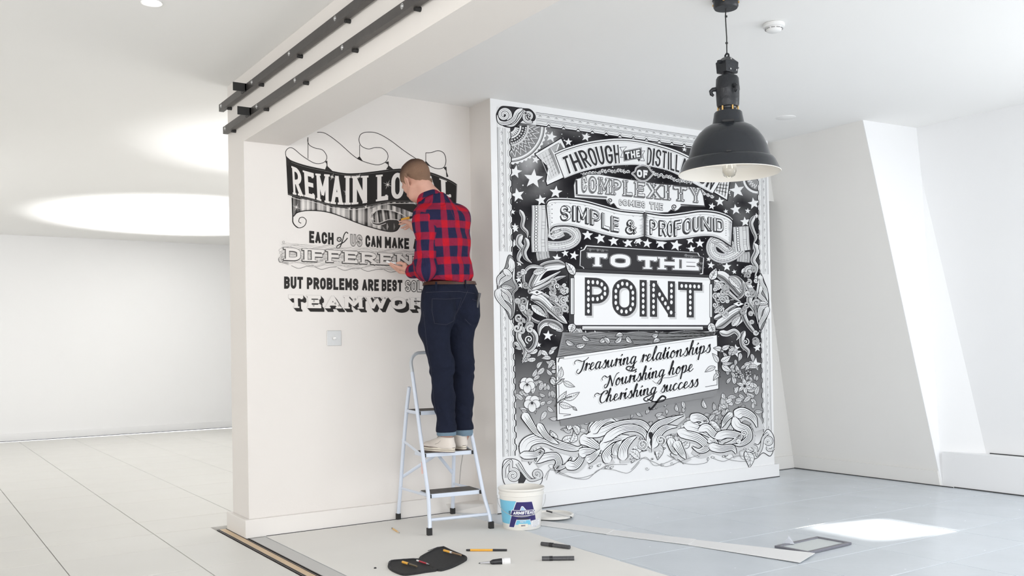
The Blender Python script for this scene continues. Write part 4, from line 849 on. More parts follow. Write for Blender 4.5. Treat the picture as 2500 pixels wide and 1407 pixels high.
# ---------------------------------------------------------------- wall paintings: flat ink shapes laid on the wall in thin coats
def ink_mat(name, paper, ink):
    m = bpy.data.materials.new(name); m.use_nodes = True; nt = m.node_tree; b = nt.nodes['Principled BSDF']; b.inputs['Roughness'].default_value = .75; b.inputs['Specular IOR Level'].default_value = .06
    at = nt.nodes.new('ShaderNodeAttribute'); at.attribute_name = 'ink'; mx = nt.nodes.new('ShaderNodeMix'); mx.data_type = 'RGBA'
    mx.inputs['A'].default_value = (*ink, 1); mx.inputs['B'].default_value = (*paper, 1); nt.links.new(at.outputs['Fac'], mx.inputs['Factor']); nt.links.new(mx.outputs['Result'], b.inputs['Base Color']); return m
M_inkM = ink_mat('mural_ink', (.86, .865, .87), (.008, .007, .010)); M_inkL = ink_mat('lettering_ink', (.785, .75, .715), (.007, .006, .006))
class Art:
    def __init__(s, root, Y, m): s.root = root; s.Y = Y; s.m = m; s.k = 0; s.v = []; s.f = []; s.c = []; s.T = (0, 0, 1.)
    def P(s, p): ox, oy, sc = s.T; return (ox+p[0]/sc, oy+p[1]/sc)
    def W(s, p, off=0):
        if len(p) == 3: return (p[0], s.Y-.0006-s.k*4e-6, p[1])        # already metres on the wall (x, z, tag)
        q = px_y(*s.P(p), s.Y); return (q[0], s.Y-.0006-s.k*4e-6, q[2])
    def coat(s): s.k += 1
    def poly(s, pts, c, coat=True):
        if coat: s.k += 1
        n = len(s.v); s.v += [s.W(p) for p in pts]; s.f.append(tuple(range(n, n+len(pts)))); s.c += ([c]*len(pts) if not isinstance(c, (list, tuple)) else list(c))
    def grid(s, fn, nu, nv, cf):   # fn(u,v)->pt, cf(u,v)->shade
        s.k += 1; n = len(s.v)
        for j in range(nv+1):
            for i in range(nu+1): u, v = i/nu, j/nv; s.v.append(s.W(fn(u, v))); s.c.append(cf(u, v))
        for j in range(nv):
            for i in range(nu): a = n+j*(nu+1)+i; s.f.append((a, a+1, a+nu+2, a+nu+1))
    def line(s, pts, w, c, coat=True, closed=False, taper=None):
        """ribbon of width w (photo pixels of this drawing); w may be a list"""
        if coat: s.k += 1
        if len(pts) < 2: return
        mt = len(pts[0]) == 3; N = len(pts); L = []; R = []; sc = s.T[2]
        if mt: wk = 1.
        else: wk = sc
        for i in range(N):
            a = pts[(i-1) % N] if (closed or i) else pts[0]; b = pts[(i+1) % N] if (closed or i < N-1) else pts[-1]
            p = pts[i]; d1 = (p[0]-a[0], p[1]-a[1]); d2 = (b[0]-p[0], b[1]-p[1])
            l1 = math.hypot(*d1) or 1e-9; l2 = math.hypot(*d2) or 1e-9
            n1 = (-d1[1]/l1, d1[0]/l1); n2 = (-d2[1]/l2, d2[0]/l2)
            if l1 < 1e-8: n1 = n2
            if l2 < 1e-8: n2 = n1
            nx, ny = n1[0]+n2[0], n1[1]+n2[1]; q = math.hypot(nx, ny)
            if q < .35: nx, ny = n1; k = 1.
            else: nx, ny = nx/q, ny/q; k = min(1.8, 1/max(.3, nx*n1[0]+ny*n1[1]))
            wi = (w[i] if isinstance(w, (list, tuple)) else w)*wk*.5*k
            if taper: t = i/(N-1); wi *= max(.12, min(1, t/taper, (1-t)/taper)) if taper > 0 else max(.1, 1-t)
            L.append((p[0]+nx*wi, p[1]+ny*wi)+((0,) if mt else ())); R.append((p[0]-nx*wi, p[1]-ny*wi)+((0,) if mt else ()))
        n = len(s.v); VL = [s.W(p) for p in L]; VR = [s.W(p) for p in R]; mw = max(w) if isinstance(w, (list, tuple)) else w
        if coat and not mt and mw > 6:
            VL = [(a, b-7e-6*i/N, c_) for i, (a, b, c_) in enumerate(VL)]; VR = [(a, b-7e-6*i/N, c_) for i, (a, b, c_) in enumerate(VR)]; s.k += 2
        s.v += VL+VR; s.c += [c]*(2*N)
        for i in range(N if closed else N-1):
            j = (i+1) % N; s.f.append((n+i, n+j, n+N+j, n+N+i))
    def shape(s, pts, fill, w=1., ink=0., sm=True):   # closed outline with fill
        q = smooth(pts, True) if sm else list(pts); s.poly(q, fill); s.line(q, w, ink, closed=True)
    def dots(s, pts, r, c, n=10, asp=1.):
        s.k += 1
        for p in pts:
            if len(p) == 3 and p[2] is not None and False: pass
            s.poly([(p[0]+r*s.T[2]*math.cos(2*math.pi*i/n), p[1]+r*asp*s.T[2]*math.sin(2*math.pi*i/n)) for i in range(n)], c, coat=False)
    def flush(s, name, label=None):
        if not s.f: return None
        me = bpy.data.meshes.new(name); o0 = s.root.location
        me.from_pydata([(a-o0[0], b-o0[1], c-o0[2]) for a, b, c in s.v], [], s.f)
        at = me.attributes.new('ink', 'FLOAT', 'POINT'); at.data.foreach_set('value', s.c); me.update()
        o = link(name, me, s.m, s.root); s.v = []; s.f = []; s.c = []
        if label: o['label'] = label
        if name in ('foliage', 'leaf_bed', 'small_scrolls', 'scrollwork', 'tendrils', 'acanthus'): o['kind'] = 'stuff'
        return o
def smooth(P, closed=False, n=6):
    P = [tuple(p[:2]) for p in P]; N = len(P); out = []
    if N < 3: return P
    for i in range(N if closed else N-1):
        p0 = P[(i-1) % N] if (closed or i) else P[0]; p1 = P[i]; p2 = P[(i+1) % N]; p3 = P[(i+2) % N] if (closed or i < N-2) else P[-1]
        for k in range(n):
            t = k/n; t2 = t*t; t3 = t2*t
            out.append(tuple(.5*((2*p1[a])+(-p0[a]+p2[a])*t+(2*p0[a]-5*p1[a]+4*p2[a]-p3[a])*t2+(-p0[a]+3*p1[a]-3*p2[a]+p3[a])*t3) for a in (0, 1)))
    if not closed: out.append(P[-1])
    return out
def spiral(cx, cy, r0, a0, turns, r1=0., n=14, asp=1.):
    N = max(6, int(abs(turns)*n)); return [(cx+(r0+(r1-r0)*i/N)*math.cos(a0+2*math.pi*turns*i/N), cy+asp*(r0+(r1-r0)*i/N)*math.sin(a0+2*math.pi*turns*i/N)) for i in range(N+1)]
def star(A, cx, cy, r, rot=0., c=1., squash=1.):
    A.poly([(cx+(r if i % 2 == 0 else r*.42)*math.sin(rot+math.pi*i/5), cy-squash*(r if i % 2 == 0 else r*.42)*math.cos(rot+math.pi*i/5)) for i in range(10)], c)
def leaf(A, x0, y0, x1, y1, w, bend=0., fill=.95, veins=5, lw=1., shade=None):
    dx, dy = x1-x0, y1-y0; L = math.hypot(dx, dy); nx, ny = -dy/L, dx/L
    def m(t, s_): b = bend*L*math.sin(math.pi*t); wd = w*math.sin(math.pi*min(1, t**.8))**.9*(1-.25*t); return (x0+dx*t+nx*(b+s_*wd), y0+dy*t+ny*(b+s_*wd))
    ts = [i/9 for i in range(10)]; A.poly([m(t, 1) for t in ts]+[m(t, -1) for t in ts[::-1][1:-1]], fill)
    if shade is not None: A.poly([m(t, 0) for t in ts]+[m(t, -1) for t in ts[::-1][1:-1]], shade)
    A.line([m(t, 1) for t in ts]+[m(t, -1) for t in ts[::-1][1:-1]], lw, 0., closed=True)
    if veins:
        A.line([m(t, 0) for t in ts[:-1]], lw*.7, .05)
        for i in range(1, veins+1):
            t = i/(veins+1.3)
            for s_ in (1, -1): A.line([m(t, 0), m(min(1, t+.12), s_*.75)], lw*.5, .15, coat=False)
def frond(A, pts, w0, w1, fill=.95, lw=1.1, lines=3, shade=None):   # broad acanthus stroke with inner lines
    q = smooth(pts); N = len(q); wd = [w0+(w1-w0)*i/(N-1) for i in range(N)]
    wd = [wd[i]*min(1, .12+3.2*(1-i/(N-1)), .25+6*i/(N-1)) for i in range(N)]
    A.line(q, [x+2.6*lw for x in wd], 0.); A.line(q, wd, fill)
    if shade is not None:
        o = []
        for i in range(N):
            p, r = q[max(0, i-1)], q[min(N-1, i+1)]; l = math.hypot(r[0]-p[0], r[1]-p[1]) or 1; o.append((q[i][0]-(r[1]-p[1])/l*wd[i]*.20*A.T[2], q[i][1]+(r[0]-p[0])/l*wd[i]*.20*A.T[2]))
        A.line(o, [x*.50 for x in wd], shade); A.line([(a*.5+b[0]*.5, c*.5+b[1]*.5) for (a, c), b in zip(o, o)], [x*.14 for x in wd], .12)
    for k in range(lines):
        f = (k+1)/(lines+1)-.5; a = int(N*.12*(1+k % 2)); b = int(N*(.92-.1*(k % 2))); off = []
        for i in range(a, b):
            p, r = q[max(0, i-1)], q[min(N-1, i+1)]; l = math.hypot(r[0]-p[0], r[1]-p[1]) or 1; off.append((q[i][0]-(r[1]-p[1])/l*wd[i]*f*A.T[2], q[i][1]+(r[0]-p[0])/l*wd[i]*f*A.T[2]))
        A.line(off, lw*.75, .03, taper=.2, coat=(k == 0))
def hatch(A, p0, p1, q0, q1, n, w, c=.1, jit=0.):   # n lines across the quad edge p0->p1 to q0->q1
    A.coat()
    for i in range(n):
        t = (i+.5)/n; e = 1-random.random()*jit
        a = (p0[0]+(p1[0]-p0[0])*t, p0[1]+(p1[1]-p0[1])*t); b = (q0[0]+(q1[0]-q0[0])*t, q0[1]+(q1[1]-q0[1])*t)
        A.line([a, (a[0]+(b[0]-a[0])*e, a[1]+(b[1]-a[1])*e)], w, c, coat=False, taper=-1)
# ---- letters: centre-line skeletons in a unit box, y up
def _arc(cx, cy, rx, ry, a0, a1, n=12): return [(cx+rx*math.cos(math.radians(a0+(a1-a0)*i/n)), cy+ry*math.sin(math.radians(a0+(a1-a0)*i/n))) for i in range(n+1)]
def bowl(y0, y1, x0=.0, r=.6): h = (y1-y0)/2; return [(x0, y1), (1-r, y1)]+_arc(1-r, (y0+y1)/2, r, h, 90, -90, 12)[1:-1]+[(1-r, y0), (x0, y0)]
R_ = .24
GL = {
 'A': [[(0, 0), (.5, 1), (1, 0)], [(.18, .30), (.82, .30)]],
 'B': [[(0, 0), (0, 1)], bowl(.53, 1, 0, .5), bowl(0, .53, 0, .5)],
 'C': [_arc(.5, 1-R_*1.2, .5, R_*1.2, 8, 180)+_arc(.5, R_*1.2, .5, R_*1.2, 180, 352)],
 'D': [[(0, 0), (0, 1)], [(0, 1), (.45, 1)]+_arc(.45, 1-R_*1.3, .55, R_*1.3, 90, 0)+_arc(.45, R_*1.3, .55, R_*1.3, 0, -90)+[(0, 0)]],
 'E': [[(1, 1), (0, 1), (0, 0), (1, 0)], [(0, .52), (.82, .52)]],
 'F': [[(1, 1), (0, 1), (0, 0)], [(0, .52), (.8, .52)]],
 'G': [_arc(.5, 1-R_*1.2, .5, R_*1.2, 8, 180)+_arc(.5, R_*1.2, .5, R_*1.2, 180, 360)+[(1, .45), (.58, .45)]],
 'H': [[(0, 0), (0, 1)], [(1, 0), (1, 1)], [(0, .5), (1, .5)]],
 'I': [[(0, 0), (0, 1)]],
 'K': [[(0, 0), (0, 1)], [(1, 1), (.08, .42)], [(.35, .58), (1, 0)]],
 'L': [[(0, 1), (0, 0), (1, 0)]],
 'M': [[(0, 0), (0, 1), (.5, .25), (1, 1), (1, 0)]],
 'N': [[(0, 0), (0, 1), (1, 0), (1, 1)]],
 'O': [_arc(.5, 1-R_*1.3, .5, R_*1.3, 0, 180)+_arc(.5, R_*1.3, .5, R_*1.3, 180, 360)],
 'P': [[(0, 0), (0, 1)], bowl(.42, 1, 0, .55)],
 'R': [[(0, 0), (0, 1)], bowl(.46, 1, 0, .55), [(.45, .46), (1, 0)]],
 'S': [[(1, .74)]+_arc(.5, .76, .5, .24, 10, 180)+_arc(.5, .76, .5, .25, 190, 262, 3)+_arc(.5, .25, .5, .26, 78, 0, 4)+_arc(.5, .24, .5, .24, 0, -170)],
 'T': [[(0, 1), (1, 1)], [(.5, 1), (.5, 0)]],
 'U': [[(0, 1), (0, .3)]+_arc(.5, .3, .5, .3, 180, 360)+[(1, 1)]],
 'V': [[(0, 1), (.5, 0), (1, 1)]],
 'W': [[(0, 1), (.25, 0), (.5, .85), (.75, 0), (1, 1)]],
 'X': [[(0, 0), (1, 1)], [(0, 1), (1, 0)]],
 'Y': [[(0, 1), (.5, .45), (1, 1)], [(.5, .45), (.5, 0)]],
 '&': [[(1, .05), (.22, .72)]+_arc(.45, .80, .25, .2, 200, -20, 6)+[(.12, .40)]+_arc(.42, .24, .38, .24, 150, 330, 6)+[(1, .48)]],
}
CLOSED = {'O'}
WID = {'I': 0., 'M': 1.25, 'W': 1.45, 'N': 1.05, 'E': .85, 'F': .82, 'L': .8, 'S': .95, 'T': 1., '&': 1.1, ' ': .5}
SERIF = {'A': [(0, 0), (1, 0)], 'B': [(0, 0), (0, 1)], 'D': [(0, 0), (0, 1)], 'E': [(0, 0), (0, 1)], 'F': [(0, 0), (0, 1)], 'H': [(0, 0), (0, 1), (1, 0), (1, 1)], 'I': [(0, 0), (0, 1)],
         'K': [(0, 0), (0, 1), (1, 0), (1, 1)], 'L': [(0, 0), (0, 1)], 'M': [(0, 0), (0, 1), (1, 0), (1, 1)], 'N': [(0, 0), (0, 1), (1, 1)], 'P': [(0, 0), (0, 1)], 'R': [(0, 0), (0, 1), (1, 0)],
         'T': [(.5, 0)], 'U': [(0, 1), (1, 1)], 'V': [(0, 1), (1, 1)], 'W': [(0, 1), (1, 1), (.5, .85)], 'X': [(0, 0), (0, 1), (1, 0), (1, 1)], 'Y': [(0, 1), (1, 1), (.5, 0)]}
DROP = {'E': [(1, 1), (1, 0)], 'F': [(1, 1)], 'L': [(1, 0)], 'T': [(0, 1), (1, 1)], 'C': [(1, .74)], 'G': [(1, .74)], 'S': [(1, .74)]}
def text(A, s, env, cw, st, col, gap=.35, serif=0., sh=None, grow=0., dx=0., dy=0., widths=None, space=1., drop=0., st2=None, coat=True, inner=None):
    """env(u,v): u along 0..1, v 0 bottom..1 top, in photo pixels. cw letter width / height, st stroke / height"""
    adv = [WID.get(c, 1.)*cw for c in s]; tot = sum((a+st if c != ' ' else cw*space) for a, c in zip(adv, s))+gap*st*2*(len(s)-1)
    x = 0.; a0 = A.W; 
    def W(x_, y_): p = env(x_/tot, y_); return (p[0]+dx, p[1]+dy)
    if coat: A.coat()
    k0 = A.k; kmax = k0
    for c, a in zip(s, adv):
        kmax = max(kmax, A.k); A.k = k0
        if c == ' ': x += cw*space+gap*st*2; continue
        h = 1-st; 
        def M(p): return (x+st/2+p[0]*a, st/2+p[1]*h)
        for stroke in ([[a_, b_] for sk in GL[c] for a_, b_ in zip(sk, sk[1:])] if c in 'AMNVWKXY' else GL[c]):
            q = []
            pts = [M(p) for p in stroke]
            for i in range(len(pts)-1):
                n = max(1, int(math.hypot(pts[i+1][0]-pts[i][0], pts[i+1][1]-pts[i][1])/.22))
                q += [(pts[i][0]+(pts[i+1][0]-pts[i][0])*k/n, pts[i][1]+(pts[i+1][1]-pts[i][1])*k/n) for k in range(n)]
            q.append(pts[-1]); cl = c in CLOSED
            # extend open ends so that strokes finish square at the box
            offs(A, q, st/2+grow, W, col, cl, c in 'AVWXKNMY&'); A.k += 1
        if serif:
            for sx, sy in SERIF.get(c, []):
                X, Yy = M((sx, sy)); y0, y1 = (0, st*.42) if sy < .5 else (1-st*.42, 1)
                if sy == .85: y0, y1 = .95, 1
                rect(A, X-st/2-serif-grow, y0-grow, X+st/2+serif+grow, y1+grow, W, col)
            A.k += 1
        if drop:
            for sx, sy in DROP.get(c, []):
                X, Yy = M((sx, sy)); w2 = st*.28
                if sy > .5: rect(A, X-w2-grow, 1-st-drop-grow, X+w2+grow, 1+grow, W, col)
                else: rect(A, X-w2-grow, -grow, X+w2+grow, st+drop+grow, W, col)
        if inner: A.k += 1; inner(A, c, M, W)
        x += a+st+gap*st*2
    A.k = max(kmax, A.k)
def rect(A, x0, y0, x1, y1, W, col):
    A.poly([W(x0, y0), W(x1, y0), W(x1, y1), W(x0, y1)], col, coat=False)
def offs(A, q, r, W, col, closed, diag):
    N = len(q); L = []; R = []
    if not closed:   # square caps
        for e, o in ((0, 1), (-1, -2)):
            dx, dy = q[e][0]-q[o][0], q[e][1]-q[o][1]; l = math.hypot(dx, dy) or 1
            k = r if not (diag and abs(dx/l) > .03) else r*.60; q[e] = (q[e][0]+dx/l*k, q[e][1]+dy/l*k)
    elif math.hypot(q[0][0]-q[-1][0], q[0][1]-q[-1][1]) < 1e-4: q = q[:-1]; N = len(q)
    for i in range(N):
        a = q[i-1] if (closed or i) else q[0]; b = q[(i+1) % N] if (closed or i < N-1) else q[-1]; p = q[i]
        d1 = (p[0]-a[0], p[1]-a[1]); d2 = (b[0]-p[0], b[1]-p[1]); l1 = math.hypot(*d1); l2 = math.hypot(*d2)
        if l1 < 1e-7: d1, l1 = d2, l2
        if l2 < 1e-7: d2, l2 = d1, l1
        n1 = (-d1[1]/l1, d1[0]/l1); n2 = (-d2[1]/l2, d2[0]/l2); nx, ny = n1[0]+n2[0], n1[1]+n2[1]; m = math.hypot(nx, ny) or 1; nx /= m; ny /= m
        k = min(1.25 if diag else 1.9, 1/max(.3, nx*n1[0]+ny*n1[1])); L.append(W(p[0]+nx*r*k, p[1]+ny*r*k)); R.append(W(p[0]-nx*r*k, p[1]-ny*r*k))
    n = len(A.v); A.v += [A.W(p) for p in L]+[A.W(p) for p in R]; A.c += [col]*(2*N)
    for i in range(N if closed else N-1):
        j = (i+1) % N; A.f.append((n+i, n+j, n+N+j, n+N+i))
def env_quad(bl, br, tl, tr):
    def f(u, v): return ((bl[0]*(1-u)+br[0]*u)*(1-v)+(tl[0]*(1-u)+tr[0]*u)*v, (bl[1]*(1-u)+br[1]*u)*(1-v)+(tl[1]*(1-u)+tr[1]*u)*v)
    return f
def env_curves(bot, top):   # two polylines left to right
    b = smooth(bot, n=8); t = smooth(top, n=8)
    def at(q, u):
        u = max(-.02, min(1.02, u)); x = u*(len(q)-1); i = max(0, min(len(q)-2, int(x))); f = x-i; return (q[i][0]+(q[i+1][0]-q[i][0])*f, q[i][1]+(q[i+1][1]-q[i][1])*f)
    def f(u, v): p, q = at(b, u), at(t, u); return (p[0]+(q[0]-p[0])*v, p[1]+(q[1]-p[1])*v)
    return f
# ---- brush script, lowercase x-height 1, y up; each glyph: (advance, [strokes])
SC = {
 'r': (.78, [[(0, .05), (.15, .6), (.25, 1.05), (.32, .85), (.30, .45), (.26, 0)], [(.28, .55), (.45, .85), (.62, .92), (.70, .70)]]),
 'e': (.80, [[(0, .25), (.22, .40), (.50, .62), (.48, .92), (.28, .96), (.12, .60), (.16, .18), (.36, 0), (.60, .12), (.80, .35)]]),
 'a': (.98, [[(.62, .85), (.42, 1), (.18, .82), (.08, .40), (.20, .02), (.42, .12), (.60, .60), (.68, .98)], [(.68, .98), (.60, .40), (.66, .04), (.82, .06), (.98, .30)]]),
 's': (.72, [[(0, .15), (.25, .70), (.40, 1.10), (.45, .80), (.58, .40), (.50, .04), (.25, -.02), (.12, .14)]]),
 'u': (1.0, [[(0, .5), (.10, .95), (.12, .40), (.20, .04), (.38, .06), (.58, .50), (.66, .98)], [(.66, .98), (.60, .35), (.70, .02), (.86, .10), (1.0, .35)]]),
 'i': (.52, [[(0, .40), (.14, .95), (.12, .35), (.22, .02), (.38, .08), (.52, .35)], [(.16, 1.38), (.21, 1.48), (.17, 1.50), (.15, 1.40)]]),
 'n': (1.02, [[(0, .5), (.12, .95), (.12, .45), (.10, 0)], [(.12, .45), (.30, .85), (.50, 1.0), (.58, .75), (.56, .30), (.66, .02), (.84, .10), (1.02, .35)]]),
 'g': (.98, [[(.62, .85), (.42, 1), (.18, .82), (.08, .40), (.20, .04), (.42, .12), (.60, .60), (.68, .98)], [(.68, .98), (.62, .2), (.56, -.60), (.35, -1.0), (.12, -.85), (.22, -.50), (.60, -.15), (.98, .30)]]),
 'l': (.55, [[(0, .3), (.28, 1.0), (.42, 1.75), (.30, 1.95), (.18, 1.5), (.12, .5), (.22, .03), (.38, .08), (.55, .35)]]),
 't': (.55, [[(0, .35), (.18, 1.0), (.22, 1.6), (.16, .9), (.14, .25), (.24, .02), (.40, .10), (.55, .35)], [(-.02, 1.08), (.42, 1.14)]]),
 'o': (.88, [[(.40, 1.0), (.16, .80), (.08, .35), (.24, 0), (.50, .10), (.62, .55), (.50, .95), (.32, .92), (.52, .72), (.88, .80)]]),
 'h': (1.02, [[(0, .3), (.30, 1.1), (.42, 1.80), (.30, 1.98), (.20, 1.5), (.14, .6), (.10, 0)], [(.12, .40), (.30, .85), (.50, 1.0), (.58, .75), (.56, .30), (.66, .02), (.84, .10), (1.02, .35)]]),
 'p': (.96, [[(0, .5), (.14, 1.0), (.12, .2), (.06, -.85)], [(.12, .40), (.28, .90), (.52, 1.0), (.64, .60), (.52, .10), (.28, .0), (.14, .18)], [(.50, .08), (.75, .12), (.96, .35)]]),
 'c': (.76, [[(.56, .80), (.42, 1.0), (.18, .82), (.08, .40), (.22, .02), (.45, .04), (.76, .35)]]),
 'T': (.72, [[(-.75, 1.1), (-.85, 1.45), (-.55, 1.65), (-.1, 1.5), (.35, 1.35), (.95, 1.65), (1.05, 1.85)], [(.55, 1.45), (.50, .7), (.35, .05), (.0, -.28), (-.30, .02), (-.12, .38)]]),
 'N': (1.22, [[(-.85, 1.05), (-1.0, 1.35), (-.70, 1.65), (-.2, 1.35), (.15, 1.55)], [(.15, 1.6), (.18, .8), (.0, .05), (-.3, -.1), (-.42, .25), (-.15, .45)], [(.15, 1.6), (.50, .8), (.82, -.05)], [(.82, -.05), (.92, .9), (1.15, 1.6), (1.50, 1.75)]]),
 'C': (.98, [[(-.75, 1.05), (-.9, 1.35), (-.6, 1.60), (-.05, 1.35), (.45, 1.70), (.85, 1.72), (.90, 1.35), (.65, 1.25)], [(.45, 1.70), (.12, 1.2), (.05, .5), (.35, 0), (.75, .10), (1.15, .45)]]),
}
def script(A, s, p0, p1, xh, w, col, dx=0., dy=0., slant=.20, grow=0.):
    """baseline from p0 to p1 (photo pixels), x-height xh"""
    tot = sum(SC[c][0] if c != ' ' else .55 for c in s); ux, uy = (p1[0]-p0[0]), (p1[1]-p0[1]); L = math.hypot(ux, uy); kx = L/tot; ux /= L; uy /= L; x = 0
    A.coat(); k0 = A.k; cnt = 0
    for c in s:
        if c == ' ': x += .55; continue
        for stv in SC[c][1]:
            A.k = k0+cnt % 3; cnt += 1
            q = []
            for gx, gy in smooth(stv, n=5):
                X = (x+gx)*kx+gy*xh*slant; Yv = gy*xh; q.append((p0[0]+ux*X+uy*Yv*0+dx, p0[1]+uy*X-Yv+dy))
            ws = []
            for i in range(len(q)):
                a, b = q[max(0, i-1)], q[min(len(q)-1, i+1)]; l = math.hypot(b[0]-a[0], b[1]-a[1]) or 1
                ws.append(w*(.50+.62*max(0, (b[1]-a[1])/l))+grow)
            A.line(q, ws, col, coat=False)
        x += SC[c][0]
    A.k = k0+2
random.seed(11)
C4 = (1200, 240, 4.397); C5 = (1540, 240, 4.397); C6 = (1200, 540, 4.397); C7 = (1540, 540, 4.397); C8 = (1200, 840, 3.908); D1 = (1540, 840, 3.908); E5 = (1300, 330, 5.208); E6 = (1320, 470, 4.63); PX = (0, 0, 1.)
mroot = empty('mural', (4.5, 5.08, 1.4), 'large black and white ornate painted mural reading THROUGH THE DISTILLATION to TO THE POINT', 'mural')
A = Art(mroot, 5.08, M_inkM)
def nz(x, y, s=1.):
    x /= s; y /= s; return .5+.25*(math.sin(x*.061+1.7*math.sin(y*.043))+math.sin(y*.071+1.3*math.sin(x*.052+1)))*.9
# dark ground, fading to bare wall at the foot
def bgp(u, v): l = (1243+u*607, 296+u*90); b = (1262+u*606, 1122-u*42); return (l[0]+(b[0]-l[0])*v, l[1]+(b[1]-l[1])*v)
def bgc(u, v):
    x, y = bgp(u, v); n = nz(x, y); t = .004+.07*n*n
    cl = max(0, 1-math.hypot((x-1300)/70, (y-400)/110))+max(0, 1-math.hypot((x-1330)/120, (y-325)/40))+max(0, 1-math.hypot((x-1815)/60, (y-470)/80)); t += .34*cl*n*1.4
    f = min(1, max(0, (y-(835+40*n))/215)); f2 = min(1, max(0, (y-1035)/60)); return min(1, t+f*(.50)+f2*.5)
A.grid(bgp, 60, 80, bgc)
A.coat()
for i in range(650):
    u, v = random.random(), random.random()*.68; x, y = bgp(u, v); r = random.choice((.45, .6, .6, .9, 1.3)) if random.random() < .9 else 1.9
    A.poly([(x+r*math.cos(a), y+r*math.sin(a)) for a in (0, 1.05, 2.1, 3.14, 4.2, 5.24)], .75+.2*random.random(), coat=False)
A.flush('ground')
for T, L_ in ((C4, [(640, 415, 62), (450, 865, 108), (255, 790, 74), (280, 1040, 78), (530, 1095, 62), (690, 1010, 72), (825, 470, 44), (1015, 415, 55), (475, 660, 45), (225, 1220, 34), (250, 1380, 40)]),
              (C5, [(1140, 990, 86), (1125, 1195, 60), (1320, 1130, 66), (1255, 1210, 32), (1225, 1325, 54), (955, 1110, 54), (870, 1160, 40), (575, 550, 28), (1045, 1010, 32), (1020, 1215, 28), (1350, 1265, 34)]),
              (C6, [(255, 85, 42), (250, 240, 46), (885, 370, 52), (700, 400, 50), (1030, 150, 62), (1165, 185, 64), (1310, 215, 60), (1465, 235, 58), (1580, 215, 44), (790, 345, 42), (290, 630, 36), (605, 1230, 58), (1010, 1215, 42), (1115, 1210, 38), (300, 455, 34), (315, 690, 36), (505, 1330, 30), (275, 1300, 20)]),
              (C7, [(70, 200, 44), (175, 240, 54), (325, 240, 66), (485, 260, 68), (635, 200, 54), (740, 240, 52), (650, 300, 48), (1030, 490, 52), (860, 475, 42), (835, 410, 28), (1300, 710, 30), (1360, 1325, 48), (1125, 1370, 48), (1110, 545, 28), (955, 545, 28), (1230, 15, 40), (1345, 600, 26)]),
              (D1, [(1000, 75, 56), (1185, 195, 64), (1205, 40, 38), (870, 62, 30)])):
    A.T = T
    for x, y, r in L_: star(A, x, y, r, random.uniform(-.25, .25), .96); A.flush('star'); A.k -= .8
A.T = PX
A.k = 70
# sunburst in the top left corner
A.T = C4; cx, cy = 188, 305
def arcp(r, a0=-4, a1=90, n=26): return [(cx+r*math.cos(math.radians(a0+(a1-a0)*i/n)), cy+r*math.sin(math.radians(a0+(a1-a0)*i/n))) for i in range(n+1)]
A.line(arcp(385), 5, .96); A.dots([(cx+392*math.cos(math.radians(a)), cy+392*math.sin(math.radians(a))) for a in range(0, 92, 7)], 4.2, .96); A.line(arcp(378), 2, .1); A.line(arcp(358), 6.5, .96); A.line(arcp(366), 1, .05)
A.poly([(cx, cy)]+arcp(340), .42); 
for i in range(60): a = math.radians(i*1.5); A.line([(cx+205*math.cos(a), cy+205*math.sin(a)), (cx+338*math.cos(a+.02), cy+338*math.sin(a+.02))], .6, .12 if i % 2 else .8, coat=False)
for k, (ra, rb) in enumerate(((215, 262), (262, 330))):
    z = []
    for i in range(17): a = math.radians(i*90/16); z.append((cx+(ra if i % 2 else rb)*math.cos(a), cy+(ra if i % 2 else rb)*math.sin(a)))
    A.line(z, 3.2, .05); A.line(z, 2.0, .95)
A.poly([(cx, cy)]+arcp(205), .05); A.line(arcp(203), 5, .75); A.dots([(cx+180*math.cos(math.radians(a)), cy+180*math.sin(math.radians(a))) for a in range(4, 90, 7)], 1.9, .95)
A.dots([(cx+150*math.cos(math.radians(a)), cy+150*math.sin(math.radians(a))) for a in range(6, 90, 12)], 2.2, .75)
A.line(arcp(122), 4, .95); A.poly([(cx, cy)]+arcp(112), .04)
for i in range(1, 8): a = math.radians(i*12); A.line([(cx+60*math.cos(a), cy+60*math.sin(a)), (cx+108*math.cos(a), cy+108*math.sin(a))], 3.2, .92)
# small matching fan at the top right, half behind the lamp
A.T = C5; cx, cy = 1362, 862
for r, w_, c_ in ((150, 5, .95), (128, 3, .1)): A.line([(cx+r*math.cos(math.radians(a)), cy+r*math.sin(math.radians(a))) for a in range(90, 185, 6)], w_, c_)
A.poly([(cx, cy)]+[(cx+112*math.cos(math.radians(a)), cy+112*math.sin(math.radians(a))) for a in range(90, 185, 6)], .35)
A.line([(cx+(70 if i % 2 else 108)*math.cos(math.radians(90+i*9)), cy+(70 if i % 2 else 108)*math.sin(math.radians(90+i*9))) for i in range(11)], 2, .95)
A.flush('sunburst'); A.k = 75
# ---------------- side foliage and scrolls
def swirl(T, pts, w0, w1, fill=.93, lines=3, lw=1.1, shade=None): A.T = T; frond(A, pts, w0, w1, fill, lw, lines, shade)
